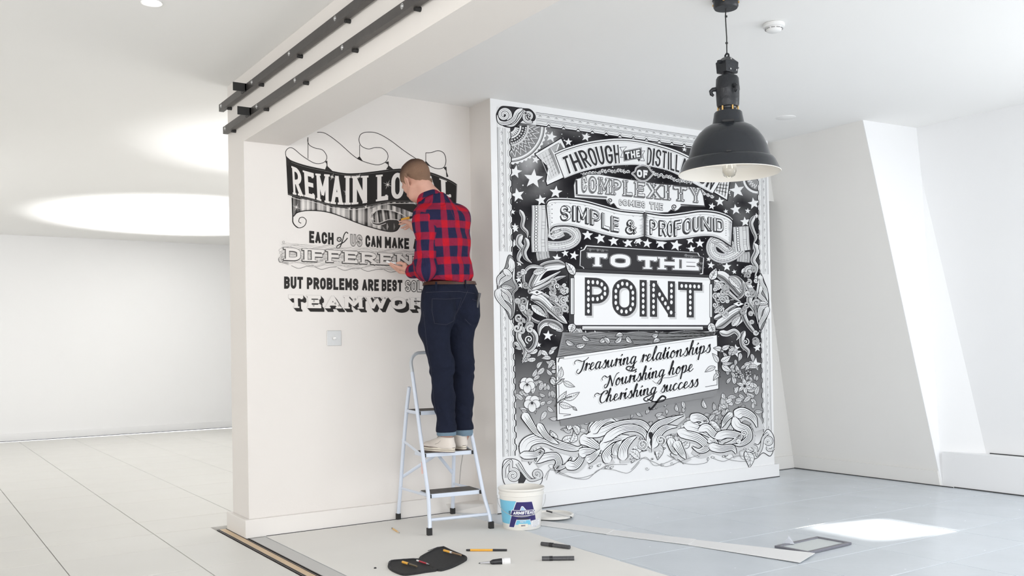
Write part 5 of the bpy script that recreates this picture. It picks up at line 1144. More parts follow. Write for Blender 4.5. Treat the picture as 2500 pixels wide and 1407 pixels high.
# ribbon curls beside SIMPLE & PROFOUND
def curl(T, pts, w, dots=True, shade=.86):
    A.T = T; q = smooth(pts, n=8); A.line(q, w+5, .03); A.line(q, w+3.4, .97); A.line(q, w+1, .03); A.line(q, w-.6, shade)
    N = len(q)
    for f, c, ww in ((-.36, .05, 1.1), (.36, .05, 1.1), (-.12, .15, .7), (.14, .15, .7)):
        o = []
        for i in range(N):
            a, b = q[max(0, i-1)], q[min(N-1, i+1)]; l = math.hypot(b[0]-a[0], b[1]-a[1]) or 1; o.append((q[i][0]-(b[1]-a[1])/l*w*f*T[2], q[i][1]+(b[0]-a[0])/l*w*f*T[2]))
        A.line(o, ww, c)
    dd = []; hh = []
    for i in range(2, N-1, 2):
        a, b = q[i-1], q[i+1]; l = math.hypot(b[0]-a[0], b[1]-a[1]) or 1; nx, ny = -(b[1]-a[1])/l, (b[0]-a[0])/l; dd.append((q[i][0]+nx*w*.25*T[2], q[i][1]+ny*w*.25*T[2]))
        if (i//6) % 2 == 0: A.line([(q[i][0]-nx*w*.1*T[2], q[i][1]-ny*w*.1*T[2]), (q[i][0]-nx*w*.40*T[2], q[i][1]-ny*w*.40*T[2])], 1.0, .3, coat=False)
    if dots: A.dots([(p[0], p[1]) for p in dd], w*.105, .05, 8); A.dots(dd, w*.075, .97, 8)
curl(C6, [(560, 410), (550, 370), (545, 330)], 27, False, .6); curl(C6, [(760, 110), (700, 140), (640, 130), (680, 90), (800, 70), (890, 120), (905, 190), (840, 245), (720, 270), (560, 262), (480, 250)], 20, True)
curl(C6, [(520, -170), (522, -60), (518, 80), (515, 200), (520, 330)], 36, True, .8)
curl(C7, [(1205, 340), (1210, 380), (1205, 440)], 27, False, .6); curl(C7, [(880, 200), (960, 240), (1040, 300), (1060, 260), (980, 200), (890, 215), (860, 290), (900, 370), (1000, 400), (1110, 360), (1190, 290)], 20, True)
curl(C7, [(1180, 60), (1185, 150), (1190, 250), (1200, 320)], 34, True, .8)
A.flush('ribbon_curl')
LS = [  # left side scrolls, crop C6
 ([(300, -120), (340, -40), (330, 60), (380, 120), (385, 180)], 10, 6), ([(330, 150), (300, 180), (290, 240), (330, 300), (300, 360), (290, 420), (340, 460)], 15, 7),
 ([(360, 180), (380, 250), (350, 330), (370, 400), (430, 450)], 12, 8), ([(790, 480), (700, 470), (560, 500), (470, 620), (440, 700), (520, 680), (640, 600), (740, 540)], 24, 12),
 ([(560, 500), (420, 490), (350, 560), (350, 660), (420, 740), (560, 740)], 8, 4), ([(420, 760), (560, 700), (700, 620), (800, 590)], 12, 6),
 ([(430, 780), (560, 800), (680, 880), (820, 990)], 12, 6), ([(420, 830), (520, 840), (640, 950), (760, 1060), (810, 1100)], 24, 10),
 ([(390, 850), (370, 940), (420, 1040), (520, 1090), (600, 1050), (560, 940), (430, 850)], 8, 4), ([(330, 840), (310, 900), (350, 980), (400, 1040), (370, 1130), (330, 1180)], 12, 6),
 ([(300, 1170), (290, 1250), (340, 1340), (360, 1420), (330, 1500)], 13, 7), ([(400, 1150), (470, 1230), (460, 1330), (400, 1390), (350, 1350)], 12, 7),
 ([(760, 1180), (680, 1110), (580, 1090), (520, 1140), (510, 1230)], 20, 10)]
for i, (p, a, b) in enumerate(LS): swirl(C6, p, a*1.12, b*1.1, shade=(.42, .6, .3)[i % 3])
RS = [  # right side scrolls, crop C7
 ([(1330, -60), (1290, 20), (1310, 100), (1340, 180), (1310, 250)], 10, 6), ([(1320, 240), (1350, 320), (1310, 420), (1350, 500), (1330, 600)], 14, 7),
 ([(900, 560), (1000, 600), (1100, 700), (1180, 780), (1200, 700), (1140, 610), (1050, 590)], 22, 10), ([(1200, 640), (1215, 740), (1170, 820), (1050, 850)], 8, 4),
 ([(890, 640), (980, 700), (1080, 800), (1180, 870)], 12, 6), ([(890, 1050), (990, 1000), (1080, 930), (1180, 890)], 12, 6),
 ([(910, 1140), (1000, 1080), (1100, 1000), (1170, 970), (1190, 1050), (1130, 1130)], 24, 10), ([(1230, 660), (1290, 760), (1270, 860), (1330, 960), (1350, 1080)], 16, 8),
 ([(1230, 900), (1210, 1000), (1250, 1100), (1310, 1180), (1330, 1210)], 13, 7), ([(1220, 1180), (1190, 1260), (1200, 1340), (1260, 1400), (1250, 1470)], 13, 6),
 ([(950, 1190), (1030, 1210), (1110, 1180), (1160, 1230), (1130, 1280)], 14, 6), ([(1190, 560), (1280, 500), (1340, 520)], 14, 8)]
for i, (p, a, b) in enumerate(RS): swirl(C7, p, a*1.12, b*1.1, shade=(.42, .6, .3)[i % 3])
for T, (x0, x1), (y0, y1), n in ((C6, (640, 830), (630, 990), 22), (C7, (880, 1040), (690, 1020), 20), (C6, (250, 420), (440, 1200), 16), (C7, (1190, 1350), (480, 1340), 18)):
    A.T = T
    for i in range(n):
        x, y = random.uniform(x0, x1), random.uniform(y0, y1); q = spiral(x, y, random.uniform(22, 44), random.random()*6.28, random.choice((1.25, -1.25)), 5); wv = random.uniform(3.2, 5.5); A.line(q, wv+1.6, .02); A.line(q, wv, random.choice((.92, .75, .55))); A.line(q, .6, .1)
A.T = C6
for a in ((440, 560, 590, 520, 40), (420, 900, 600, 1040, 44), (600, 1100, 770, 1180, 34)): leaf(A, *a, fill=.9, veins=5, shade=.62)
for s in ((700, 700, 34), (770, 760, 28), (690, 850, 26), (770, 840, 34), (780, 690, 24), (400, 1270, 46), (330, 560, 22)): q = spiral(s[0], s[1], s[2], random.random()*6, 1.5); A.line(q, 4.5, .02); A.line(q, 2.6, .9)
A.T = C7
for a in ((1050, 600, 1190, 740, 40), (1080, 1130, 1180, 1010, 40), (890, 990, 990, 900, 28)): leaf(A, *a, fill=.9, veins=5, shade=.62)
for s in ((910, 800, 36), (980, 850, 40), (900, 900, 30), (960, 960, 34), (900, 730, 26), (1030, 860, 22), (940, 790, 22), (1230, 1300, 40), (1340, 640, 24)): q = spiral(s[0], s[1], s[2], random.random()*6, 1.6); A.line(q, 4.2, .02); A.line(q, 2.4, .85)
# the arrow points where the scrolls meet
A.T = C6; A.shape([(395, 765), (480, 735), (560, 765), (480, 800)], .97, 1.4, sm=False); A.poly([(465, 765), (485, 752), (505, 765), (485, 778)], .03)
A.T = C7; A.shape([(1215, 890), (1150, 862), (1090, 890), (1150, 920)], .97, 1.4, sm=False); A.poly([(1172, 885), (1155, 874), (1140, 885), (1155, 897)], .03)
A.flush('scrollwork'); A.k = 70
# ---------------- leaves, flowers
A.T = PX
def scatter(n, x0, x1, y0, y1, smin, smax, fillr=(.8, .97)):
    for i in range(n):
        x = random.uniform(x0, x1); y = random.uniform(y0, y1); a = random.uniform(0, 6.28); L_ = random.uniform(smin, smax)
        leaf(A, x, y, x+L_*math.cos(a), y+L_*math.sin(a), L_*.24, random.uniform(-.12, .12), random.uniform(*fillr), 4, .9, shade=random.choice((None, .7)))
scatter(66, 1264, 1356, 845, 1005, 16, 28, (.70, .97)); scatter(56, 1750, 1848, 850, 1015, 16, 27, (.70, .97)); scatter(16, 1500, 1740, 812, 836, 14, 22); scatter(14, 1376, 1440, 800, 862, 18, 30)
scatter(100, 1360, 1840, 980, 1060, 14, 26, (.7, .97))
for x, y, r in ((1286, 940, 17), (1298, 985, 18)):
    for k, (a, s_) in enumerate(((-2.2, 1.), (-.9, 1.), (.2, .95), (2.9, .95), (1.55, 1.1))):
        px_, py_ = x+math.cos(a)*r*.55, y+math.sin(a)*r*.55; A.shape([(px_+r*.62*s_*math.cos(t)*(1 if k != 4 else .8), py_+r*.62*s_*math.sin(t)) for t in [i*.7 for i in range(9)]], .93, 1.)
    for k in range(16): a = k*.39; A.line([(x, y), (x+math.cos(a)*r*.62, y+math.sin(a)*r*.62)], .9, .05, taper=-1)
    A.dots([(x, y)], 2.6, .03)
for (x, y, r) in ((1817, 943, 22), (1802, 915, 11), (1826, 912, 10)):
    for k in range(6): a = k*1.047+.3; leaf(A, x+2*math.cos(a), y+2*math.sin(a), x+r*math.cos(a), y+r*math.sin(a), r*.24, .05, .95, 2, .9, shade=.75)
    A.dots([(x, y)], 2.4, .05)
A.flush('foliage')
for i in range(46):
    x = 1285+i*12.4+random.uniform(-6, 6); y = 1078+22*math.sin(x*.021)+random.uniform(-22, 26); a = random.uniform(-2.8, -.3) if random.random() < .6 else random.uniform(.2, 2.9); L_ = random.uniform(28, 50)
    leaf(A, x, y, x+L_*math.cos(a), y+L_*math.sin(a)*.9, L_*.27, random.uniform(-.25, .25), .97, 4, 1.3, shade=random.choice((None, None, .8)))
A.flush('leaf_bed')
# big acanthus sweep along the foot
BF = [(C8, [(290, 1060), (340, 940), (480, 900), (640, 960), (800, 1000), (860, 970)], 30, 10), (C8, [(300, 660), (350, 740), (420, 840), (500, 900)], 22, 8), (C8, [(440, 760), (520, 880), (640, 960)], 18, 8),
 (C8, [(410, 1130), (480, 1090), (600, 1070), (640, 1130), (620, 1180), (700, 1160), (760, 1080)], 20, 8), (C8, [(270, 1060), (400, 1060), (470, 1030), (420, 1130)], 20, 8), (C8, [(700, 1150), (790, 1160), (850, 1090), (830, 1040)], 24, 8),
 (C8, [(840, 900), (920, 930), (1010, 990), (1040, 1000)], 30, 10), (C8, [(830, 1050), (900, 1030), (980, 1040), (1040, 1060)], 26, 10), (C8, [(900, 1110), (960, 1080), (1040, 1000)], 22, 8),
 (C8, [(1040, 1010), (1120, 930), (1200, 900), (1310, 880)], 28, 14), (C8, [(1120, 1130), (1090, 1060), (1160, 980), (1230, 930)], 24, 10), (C8, [(1190, 1060), (1180, 990), (1240, 920)], 22, 8),
 (C8, [(1250, 1110), (1250, 1010), (1300, 930), (1380, 880)], 26, 10), (C8, [(900, 880), (1040, 840), (1160, 790), (1290, 760), (1420, 760), (1500, 830), (1510, 960)], 22, 12),
 (C8, [(950, 850), (1010, 770), (1100, 720), (1180, 740)], 24, 8), (C8, [(1060, 930), (1200, 830), (1340, 800), (1450, 850), (1490, 980)], 22, 10),
 (D1, [(200, 1000), (190, 880), (250, 780), (380, 720), (500, 680)], 26, 8), (D1, [(210, 990), (250, 870), (330, 800), (440, 790)], 22, 8), (D1, [(370, 900), (400, 1000), (440, 1060)], 22, 8), (D1, [(420, 930), (470, 1020), (520, 1100)], 24, 8),
 (D1, [(440, 830), (520, 860), (640, 900), (720, 980), (650, 1020), (580, 980)], 26, 10), (D1, [(500, 770), (600, 790), (700, 830), (790, 880), (860, 930)], 26, 12), (D1, [(560, 720), (640, 700), (710, 740), (640, 770)], 24, 8),
 (D1, [(740, 900), (790, 940), (830, 990)], 22, 8), (D1, [(640, 830), (720, 800), (800, 870), (900, 870), (960, 780), (970, 690)], 20, 10), (D1, [(800, 900), (900, 860), (1030, 880), (980, 930), (880, 960)], 22, 8),
 (D1, [(990, 690), (1060, 650), (1160, 700), (1200, 800)], 28, 8), (D1, [(980, 700), (1010, 780), (1100, 820), (1120, 900), (1040, 960), (980, 960)], 24, 8), (D1, [(740, 970), (850, 1000), (960, 990), (1000, 1050)], 22, 8), (D1, [(960, 660), (900, 720), (860, 800)], 16, 6)]
A.T = PX
shd = []
for T, p, a, b in BF: A.T = T; q = [(x+18, y+26) for x, y in smooth(p)]; A.line(q, a*.9, .72)
for i, (T, p, a, b) in enumerate(BF): swirl(T, p, a, b, .99, 4, 1.5)
A.T = D1
for s in ((105, 960, 52), (280, 920, 50), (1075, 850, 34), (1020, 930, 22)): q = spiral(s[0], s[1], s[2], 1.2, -1.7, 4); A.line(q, 4.6, .03); A.line(q, 3.0, .98)
A.shape([(180, 905), (200, 850), (165, 850)], .03); A.line([(190, 880), (192, 1040)], 5, .03, taper=-1)
hatch(A, (430, 780), (520, 700), (455, 800), (535, 760), 9, 1.4)
A.flush('acanthus')
# hair-thin tendrils under the leaves
A.T = C8
for p in ([(520, 1300), (560, 1190), (660, 1230), (800, 1280), (950, 1250), (1100, 1160), (1290, 1150)], [(500, 1280), (560, 1200), (700, 1260), (900, 1290), (1020, 1200), (1150, 1200), (1300, 1230), (1407, 1130)], [(560, 1190), (540, 1160), (580, 1150), (600, 1200)]): A.line(smooth(p), 1.0, .25)
for p in ((930, 1180), (1010, 1160), (1080, 1180), (1130, 1180), (1330, 1120)): A.line(spiral(p[0], p[1], 16, 0, 1.), .9, .25); leaf(A, p[0], p[1]+8, p[0]+30, p[1]-14, 9, 0, .98, 0, .8)
A.T = D1
for p in ([(0, 1140), (100, 1090), (200, 1120), (330, 1170), (470, 1120), (640, 1060)], [(0, 1200), (130, 1080), (220, 1160), (340, 1130), (420, 1090)], [(340, 1060), (480, 1130), (600, 1150), (720, 1130), (730, 1080)], [(760, 1080), (880, 1120), (1000, 1070), (1130, 1080)], [(870, 1070), (960, 1110), (1100, 1120), (1140, 1090)], [(1100, 1000), (1030, 1030), (1060, 1100), (1120, 1100)]): A.line(smooth(p), 1.0, .25)
for p in ((150, 1190), (290, 1150), (390, 1140)): A.line(spiral(p[0], p[1], 20, 0, 1.3), .9, .3)
for x, y, X, Y_ in ((640, 1075, 650, 1050), (730, 1110, 735, 1085), (760, 1080, 795, 1082), (1070, 1000, 1095, 1005), (870, 1080, 890, 1065)): leaf(A, x, y, X, Y_, 9, 0, .98, 0, .8)
for k in range(7): a = -1.57+(k-3)*.4; A.line([(200, 1105), (200+22*math.cos(a), 1105-26*math.sin(a)*-1)], .9, .1, taper=-1)
A.flush('tendrils'); KF = A.k; A.k = 330
# ---------------- framed border (metres on the wall)
XL, XR, ZT, ZB = 3.256, 5.772, 2.612, .30; bw = .098
def M3(pts): return [(x, z, 0) for x, z in pts]
A.T = PX; fill_w = .97
for x0, x1, z0, z1 in ((XL, XL+bw, .34, 2.60), (XR-bw, XR, .34, 2.50), (XL, XR, ZT-.083, ZT)): A.poly(M3([(x0, z0), (x1, z0), (x1, z1), (x0, z1)]), .94)
def side(xa, s, z0, z1, d0=.0, seed=0):
    """vertical border strip; xa outer edge, s=+1 inwards to the right"""
    for o, w_, c_ in ((0, .0028, .05), (.009, .0020, .15), (.014, .0012, .3), (.040, .0022, .08), (.046, .0014, .25), (.056, .0022, .08), (.0615, .0016, .2)): A.line(M3([(xa+s*o, z0), (xa+s*o, z1)]), w_, c_)
    n = int((z1-z0)/.062)
    for k in range(n):
        z = z0+(k+.5)*(z1-z0)/n; up_ = 1 if k % 2 else -1
        A.line(M3([(xa+s*(.026+.011*math.sin(t)), z+.028*up_*(t/3.2-.5)) for t in [i*.32 for i in range(11)]]), .0020, .18, coat=False)
        A.line(M3([(xa+s*(.029+.0065*math.cos(t)*(1-t/9)), z+.0065*math.sin(t)*(1-t/9)) for t in [i*.6 for i in range(10)]]), .0018, .15, coat=False)
        A.line(M3([(xa+s*.018, z+.02), (xa+s*.022, z+.028), (xa+s*.018, z+.036)]), .0014, .3, coat=False)
    wv = []; z = z0; k = 0
    while z < z1: wv += [(.083, z), (.083, z+.030), (.094, z+.042), (.094, z+.066)]; z += .078
    for o, w_, c_ in ((.008, .010, .03), (0, .0095, .97), (-.006, .0022, .08)): A.line(M3([(xa+s*(a+o), b) for a, b in wv if b < z1]), w_, c_)
side(XL, 1, .36, 1.345); side(XL, 1, 1.68, 2.48); side(XR, -1, .36, 1.25); side(XR, -1, 1.60, 2.49)
def topb(x0, x1):
    for o, w_, c_ in ((0, .0028, .05), (.009, .0020, .15), (.014, .0012, .3), (.038, .0022, .08), (.044, .0014, .25), (.050, .0022, .1), (.056, .0016, .2)): A.line(M3([(x0, ZT-o), (x1, ZT-o)]), w_, c_)
    n = int((x1-x0)/.066)
    for k in range(n):
        x = x0+(k+.5)*(x1-x0)/n
        A.line(M3([(x+.03*(t/3.2-.5), ZT-.026+.010*math.sin(t)) for t in [i*.32 for i in range(11)]]), .0020, .18, coat=False)
        A.line(M3([(x+.0065*math.cos(t)*(1-t/9), ZT-.024+.0065*math.sin(t)*(1-t/9)) for t in [i*.6 for i in range(10)]]), .0018, .15, coat=False)
    wv = []; x = x0
    while x < x1: wv += [(x, .076), (x+.085, .076), (x+.093, .066), (x+.104, .062), (x+.115, .066), (x+.122, .076)]; x += .123
    for o, w_, c_ in ((.008, .011, .03), (0, .0095, .97), (-.006, .0022, .08)): A.line(M3([(a, ZT-b-o) for a, b in wv if a < x1]), w_, c_)
topb(3.56, 5.70)
# mid-side leaf bosses
for sgn, T in ((1, C6), (-1, C7)):
    A.T = T
    fx = (lambda x: x) if sgn > 0 else (lambda x: 1540-x*1.0)
    zo = 0 if sgn > 0 else 180
    if sgn > 0:
        A.shape([(60, 690), (90, 560), (140, 500), (180, 370), (235, 400), (255, 520), (245, 620), (280, 720), (235, 790), (250, 900), (240, 1010), (200, 1060), (150, 960), (80, 860)], .30, 1.6)
        F = [([(200, 400), (215, 500), (150, 560), (80, 620), (70, 700)], 16, 10), ([(130, 520), (190, 590), (120, 640), (80, 700)], 15, 8), ([(245, 510), (235, 620), (275, 715), (230, 780), (245, 900), (235, 1020)], 5, 4), ([(90, 720), (130, 800), (200, 860), (215, 900)], 17, 7), ([(80, 730), (70, 800), (120, 880), (190, 960), (200, 1030)], 17, 7), ([(110, 720), (190, 790), (215, 880)], 11, 5)]
    else:
        A.shape([(1480, 890), (1470, 760), (1440, 670), (1390, 560), (1365, 640), (1375, 700), (1345, 770), (1360, 830), (1320, 880), (1350, 940), (1335, 1020), (1360, 1120), (1400, 1170), (1450, 1060), (1475, 980)], .30, 1.6)
        F = [([(1385, 580), (1395, 660), (1440, 740), (1470, 860)], 13, 8), ([(1400, 700), (1370, 780), (1420, 840), (1470, 880)], 14, 7), ([(1375, 620), (1355, 760), (1330, 880), (1345, 1000), (1370, 1130)], 5, 4), ([(1465, 900), (1400, 930), (1380, 1000), (1385, 1100)], 14, 7), ([(1470, 920), (1440, 1010), (1390, 1100), (1385, 1160)], 13, 6)]
    for p, a, b in F: frond(A, p, a, b, .9, 1.1, 3)
    leaf(A, *((100, 700, 240, 720) if sgn > 0 else (1470, 890, 1330, 880)), 26, 0, .95, 5, 1., .6)
# corner scrolls
def scroll(T, cx, cy, r, a0, turns, w, end=None):
    A.T = T; q = spiral(cx, cy, r, a0, turns, r*.12, 20)
    if end: q = smooth(end+[q[0]], n=6)[:-1]+q
    A.line(q, w+3, .04); A.line(q, w, .97); A.line(q, .9, .3)
A.T = C4; A.shape([(50, 180), (95, 95), (180, 90), (330, 110), (415, 122), (468, 190), (445, 245), (340, 235), (250, 310), (140, 305), (78, 250)], .04, 1.5)
scroll(C4, 395, 195, 62, 1.2, 1.7, 5.2, [(150, 285), (230, 290), (300, 210), (345, 140)]); scroll(C4, 135, 178, 72, .9, -1.8, 6.5, [(330, 120), (250, 240), (200, 265)])
A.T = C4; frond(A, [(330, 115), (270, 150), (230, 230), (150, 270), (80, 250), (58, 180)], 10, 8, .97, 1.4, 2)
A.T = C8; A.shape([(110, 1130), (170, 1095), (260, 1120), (330, 1230), (400, 1290), (480, 1250), (470, 1330), (400, 1355), (260, 1350), (150, 1360), (105, 1280)], .97, 1.6); A.shape([(275, 1220), (330, 1260), (300, 1330), (255, 1330)], .06, 1.)
scroll(C8, 205, 1255, 62, -2.0, 1.7, 6.5, [(120, 1280), (122, 1180), (180, 1120)]); scroll(C8, 432, 1245, 46, .8, -1.6, 5, [(240, 1140), (300, 1230), (370, 1300)])
A.T = D1; A.shape([(1270, 850), (1310, 815), (1360, 880), (1365, 980), (1330, 1070), (1260, 1040), (1200, 1090), (1140, 1095), (1120, 1000), (1160, 950), (1215, 960), (1250, 900)], .97, 1.6)
scroll(D1, 1308, 930, 46, 2.6, 1.8, 5.5); scroll(D1, 1312, 985, 48, .2, .42, 5.5); scroll(D1, 1160, 1010, 40, -.4, -1.5, 5, [(1310, 850), (1260, 900), (1240, 1000), (1200, 1060)])
A.T = PX; A.flush('frame_border'); A.k = 330
# ---------------- THROUGH THE DISTILLATION banner
A.T = E5
A.shape([(25, 240), (365, 38), (430, 178), (300, 240), (400, 540), (182, 640), (168, 590), (192, 408)], .97, 2.2, sm=False); A.line([(60, 262), (330, 100), (370, 190)], 1.2, .1); A.poly([(60, 262), (210, 170), (350, 500), (190, 590), (222, 405)], .80)
A.poly([(230, 170), (330, 100), (290, 240), (265, 215)], .5); A.poly([(350, 95), (400, 175), (300, 235)], .22); A.poly([(195, 180), (225, 165), (270, 250), (350, 480), (330, 500)], .35)
for k in range(4): A.line([(90+k*35, 262-k*22), (215+k*28, 560-k*18)], 1.6, .6, coat=False)
for k in range(6): A.line([(130+k*24, 300+k*44), (230+k*16, 240+k*44)], 1.4, .65, coat=False)
A.shape([(2330, 590), (2510, 560), (2475, 832), (2285, 720)], .97, 2.2, sm=False); A.poly([(2350, 610), (2490, 600), (2455, 790), (2320, 715)], .82)
for k in range(4): A.line([(2360+k*36, 600), (2335+k*36, 720+k*22)], 1.6, .5, coat=False)
for k in range(3): A.line([(2350-k*8, 630+k*36), (2490-k*8, 640+k*46)], 1.4, .5, coat=False)
top = [(285, 248), (430, 188), (700, 112), (1040, 70), (1320, 84), (1620, 150), (1900, 250), (2150, 390), (2400, 560)]; bot = [(402, 556), (600, 480), (900, 408), (1200, 384), (1420, 392), (1700, 452), (1900, 540), (2100, 650), (2290, 748)]
tq, bq = smooth(top), smooth(bot); A.line([(p[0], p[1]-14) for p in tq], 7, .03); A.line([(p[0], p[1]-12) for p in tq], 4.4, .97)
A.poly(tq+bq[::-1], .975); A.line(tq+bq[::-1], 2.0, .03, closed=True); A.line([(p[0]+(12 if i < 5 else 0), p[1]+22) for i, p in enumerate(tq)], .7, .45); A.line([(p[0], p[1]-16) for p in bq], .7, .45)
def blk(s, bot_, top_, cw, st, sh=True, col=.04, **k):
    e = env_curves(bot_, top_)
    if sh: text(A, s, e, cw, st, .62, dx=-12, dy=8, grow=.02, **k); text(A, s, e, cw, st, .975, dx=-9, dy=6, grow=.0, **k)
    text(A, s, e, cw, st, col, **k)
blk('THROUGH', [(440, 500), (700, 412), (900, 374), (1108, 358)], [(378, 285), (600, 196), (850, 142), (1090, 124)], .31, .128)
blk('DISTILLATION', [(1450, 380), (1600, 402), (1760, 450), (1900, 492), (2080, 580), (2262, 700)], [(1462, 155), (1620, 186), (1760, 225), (1930, 290), (2120, 400), (2345, 560)], .29, .118)
A.shape([(1108, 155), (1195, 150), (1150, 200), (1175, 280), (1118, 285), (1140, 220)], .97, 1.2, sm=False); A.shape([(1385, 205), (1425, 200), (1400, 250), (1420, 330), (1370, 325), (1340, 300)], .97, 1.2, sm=False); A.poly([(1330, 305), (1375, 300), (1350, 340)], .05)
A.poly([(1150, 205), (1382, 160), (1392, 290), (1160, 332)], .97); A.poly([(1156, 210), (1376, 168), (1384, 286), (1166, 324)], .04); A.line([(1150, 205), (1382, 160), (1392, 290), (1160, 332)], 1.2, .05, closed=True)
text(A, 'THE', env_quad((1188, 310), (1368, 276), (1176, 220), (1360, 184)), .52, .24, .97)
A.flush('through_banner')
# small scrollwork between banner and sign, with the OF badge
A.T = E5
for i in range(15):
    x = 650+i*40; y = 500-math.sin((x-650)/600*2.2)*45+random.uniform(-14, 14); q = spiral(x, y, 24, random.random()*6, random.choice((1.3, -1.3)), 4); A.line(q, 3.6, .03); A.line(q, 2.0, random.choice((.9, .8, .6)))
    leaf(A, x, y, x+random.uniform(20, 45), y+random.uniform(-30, 20), 10, .1, .85, 0, .8)
for i in range(15):
    x = 1530+i*34; y = 490+i*8.5+random.uniform(-14, 14); q = spiral(x, y, 24, random.random()*6, random.choice((1.3, -1.3)), 4); A.line(q, 3.6, .03); A.line(q, 2.0, random.choice((.9, .8, .6)))
    leaf(A, x, y, x+random.uniform(20, 45), y+random.uniform(-20, 30), 10, .1, .85, 0, .8)
for x, y in ((2180, 740), (2230, 760), (2280, 780), (2150, 710)): q = spiral(x, y, 24, 0, 1.4, 4); A.line(q, 3.6, .03); A.line(q, 2., .85)
A.flush('small_scrolls')
# COMPLEXITY sign
sg = [(545, 562), (620, 540), (700, 500), (850, 500), (1100, 545), (1300, 575), (1600, 615), (1900, 645), (2130, 680), (2165, 760), (2190, 910), (1890, 905), (1850, 950), (1810, 970), (1760, 950), (1720, 985), (1600, 990), (1450, 975), (1400, 992), (1300, 965), (1150, 962), (1070, 925), (1030, 870), (990, 890), (950, 865), (930, 820), (530, 795), (520, 640)]
A.poly(sg, .97); A.line(sg, 2.0, .05, closed=True)
A.line([(545, 570), (550, 770), (930, 800)], 1.2, .1); A.line([(556, 572), (562, 758)], 4.0, .05); A.line([(566, 764), (800, 782), (945, 792)], 4.6, .18); A.line([(1880, 885), (2182, 905)], 3.4, .10)
for s in ((985, 835, 34, 1.5), (1800, 915, 38, 1.2)): q = spiral(s[0], s[1], s[2], s[3], 1.5, 5); A.line(q, 2.4, .05); 
def tus(A_, c, M, W):
    for sx in (((0, .5), (1, .5)) if c in 'OMHNU' else ((0, .5),) if c in 'PLEC' else ((.5, .5),)):
        p = M(sx); r = .085; A_.poly([W(p[0]+r*math.cos(t*.785), p[1]+r*math.sin(t*.785)) for t in range(8)], .05, coat=False)
        A_.poly([W(p[0]+r*.6*math.cos(t*.785), p[1]+r*.6*math.sin(t*.785)) for t in range(8)], .85)
e = env_curves([(628, 722), (1000, 752), (1500, 800), (2128, 858)], [(625, 512), (1000, 556), (1500, 613), (2122, 672)])
KW = dict(serif=.08, drop=.03, gap=.62)
text(A, 'COMPLEXITY', e, .50, .20, .30, dx=-10, dy=10, grow=.03, **KW); text(A, 'COMPLEXITY', e, .50, .20, .04, grow=.028, **KW); text(A, 'COMPLEXITY', e, .50, .20, .88, grow=-.008, **KW); text(A, 'COMPLEXITY', e, .50, .07, .20, dx=3, dy=0, gap=1.75+.62*.0, inner=tus)
e = env_curves([(1098, 892), (1250, 905), (1430, 930)], [(1095, 815), (1250, 828), (1428, 846)])
for s_, e in (('COMES', e), ('THE', env_quad((1488, 938), (1655, 956), (1485, 850), (1655, 872)))): text(A, s_, e, .62, .27, .10, grow=.05, dx=-2, dy=2); text(A, s_, e, .62, .27, .78, grow=-.03)
# badge OF
A.shape([(1262, 490), (1300, 462), (1320, 415), (1390, 385), (1460, 400), (1500, 450), (1530, 490), (1500, 530), (1450, 575), (1390, 585), (1330, 560), (1295, 520)], .05, 3.6, .97); A.line(smooth([(1262, 490), (1300, 462), (1320, 415), (1390, 385), (1460, 400), (1500, 450), (1530, 490), (1500, 530), (1450, 575), (1390, 585), (1330, 560), (1295, 520)], True), 1.2, .04, closed=True)
text(A, 'OF', env_quad((1325, 532), (1462, 552), (1325, 438), (1462, 450)), .62, .28, .97)
A.flush('complexity_sign')
# ---------------- SIMPLE & PROFOUND ribbon
A.T = E6
tl = [(66, 150), (110, 95), (300, 92), (500, 118), (700, 172), (900, 222), (1160, 246)]; bl_ = [(92, 440), (150, 382), (300, 372), (460, 402), (700, 470), (900, 512), (1050, 520), (1166, 492)]
tr_ = [(1176, 240), (1400, 272), (1600, 254), (1800, 226), (1980, 240), (2110, 286), (2160, 330)]; br_ = [(1176, 492), (1350, 540), (1600, 522), (1850, 490), (2000, 512), (2145, 600)]
for t_, b_ in ((tl, bl_), (tr_, br_)):
    q = smooth(t_)+smooth(b_)[::-1]; A.line(smooth([(x-(8 if i == 0 and t_ is tl else 0), y-14) for i, (x, y) in enumerate(t_)]), 8, .03); A.line(smooth([(x, y-14) for x, y in t_]), 5.2, .97)
    A.line(q, 6.5, .03, closed=True); A.poly(q, .97); A.line([(x, y+26) for x, y in smooth(t_)], .8, .35); A.line([(x, y-20) for x, y in smooth(b_)], .8, .35); A.line([(x, y-9) for x, y in smooth(b_)], .8, .15)
    ww = smooth(t_)
    for i in range(3, len(ww)-3, 5): A.line([(ww[i][0]-12, ww[i][1]+26), (ww[i][0], ww[i][1]+36), (ww[i][0]+10, ww[i][1]+28)], .8, .2, coat=False)
hatch(A, (76, 150), (100, 400), (125, 150), (140, 390), 22, 1.1, .2, .5); hatch(A, (1160, 250), (1160, 485), (1090, 270), (1110, 490), 26, 1.3, .15, .7); hatch(A, (1180, 250), (1180, 490), (1225, 262), (1215, 500), 30, 1.7, .05, .5); hatch(A, (2150, 330), (2142, 580), (2105, 310), (2110, 560), 18, 1.6, .08, .4)
A.poly([(1148, 240), (1200, 245), (1182, 330), (1182, 490), (1168, 492), (1166, 330)], .10)
A.dots([(125, 140+k*50) for k in range(5)], 1.2, .05); A.dots([(2092, 330+k*26) for k in range(7)], 1.0, .05)
A.line(smooth([(95, 420), (100, 490), (140, 530), (180, 500)]), 3, .9)
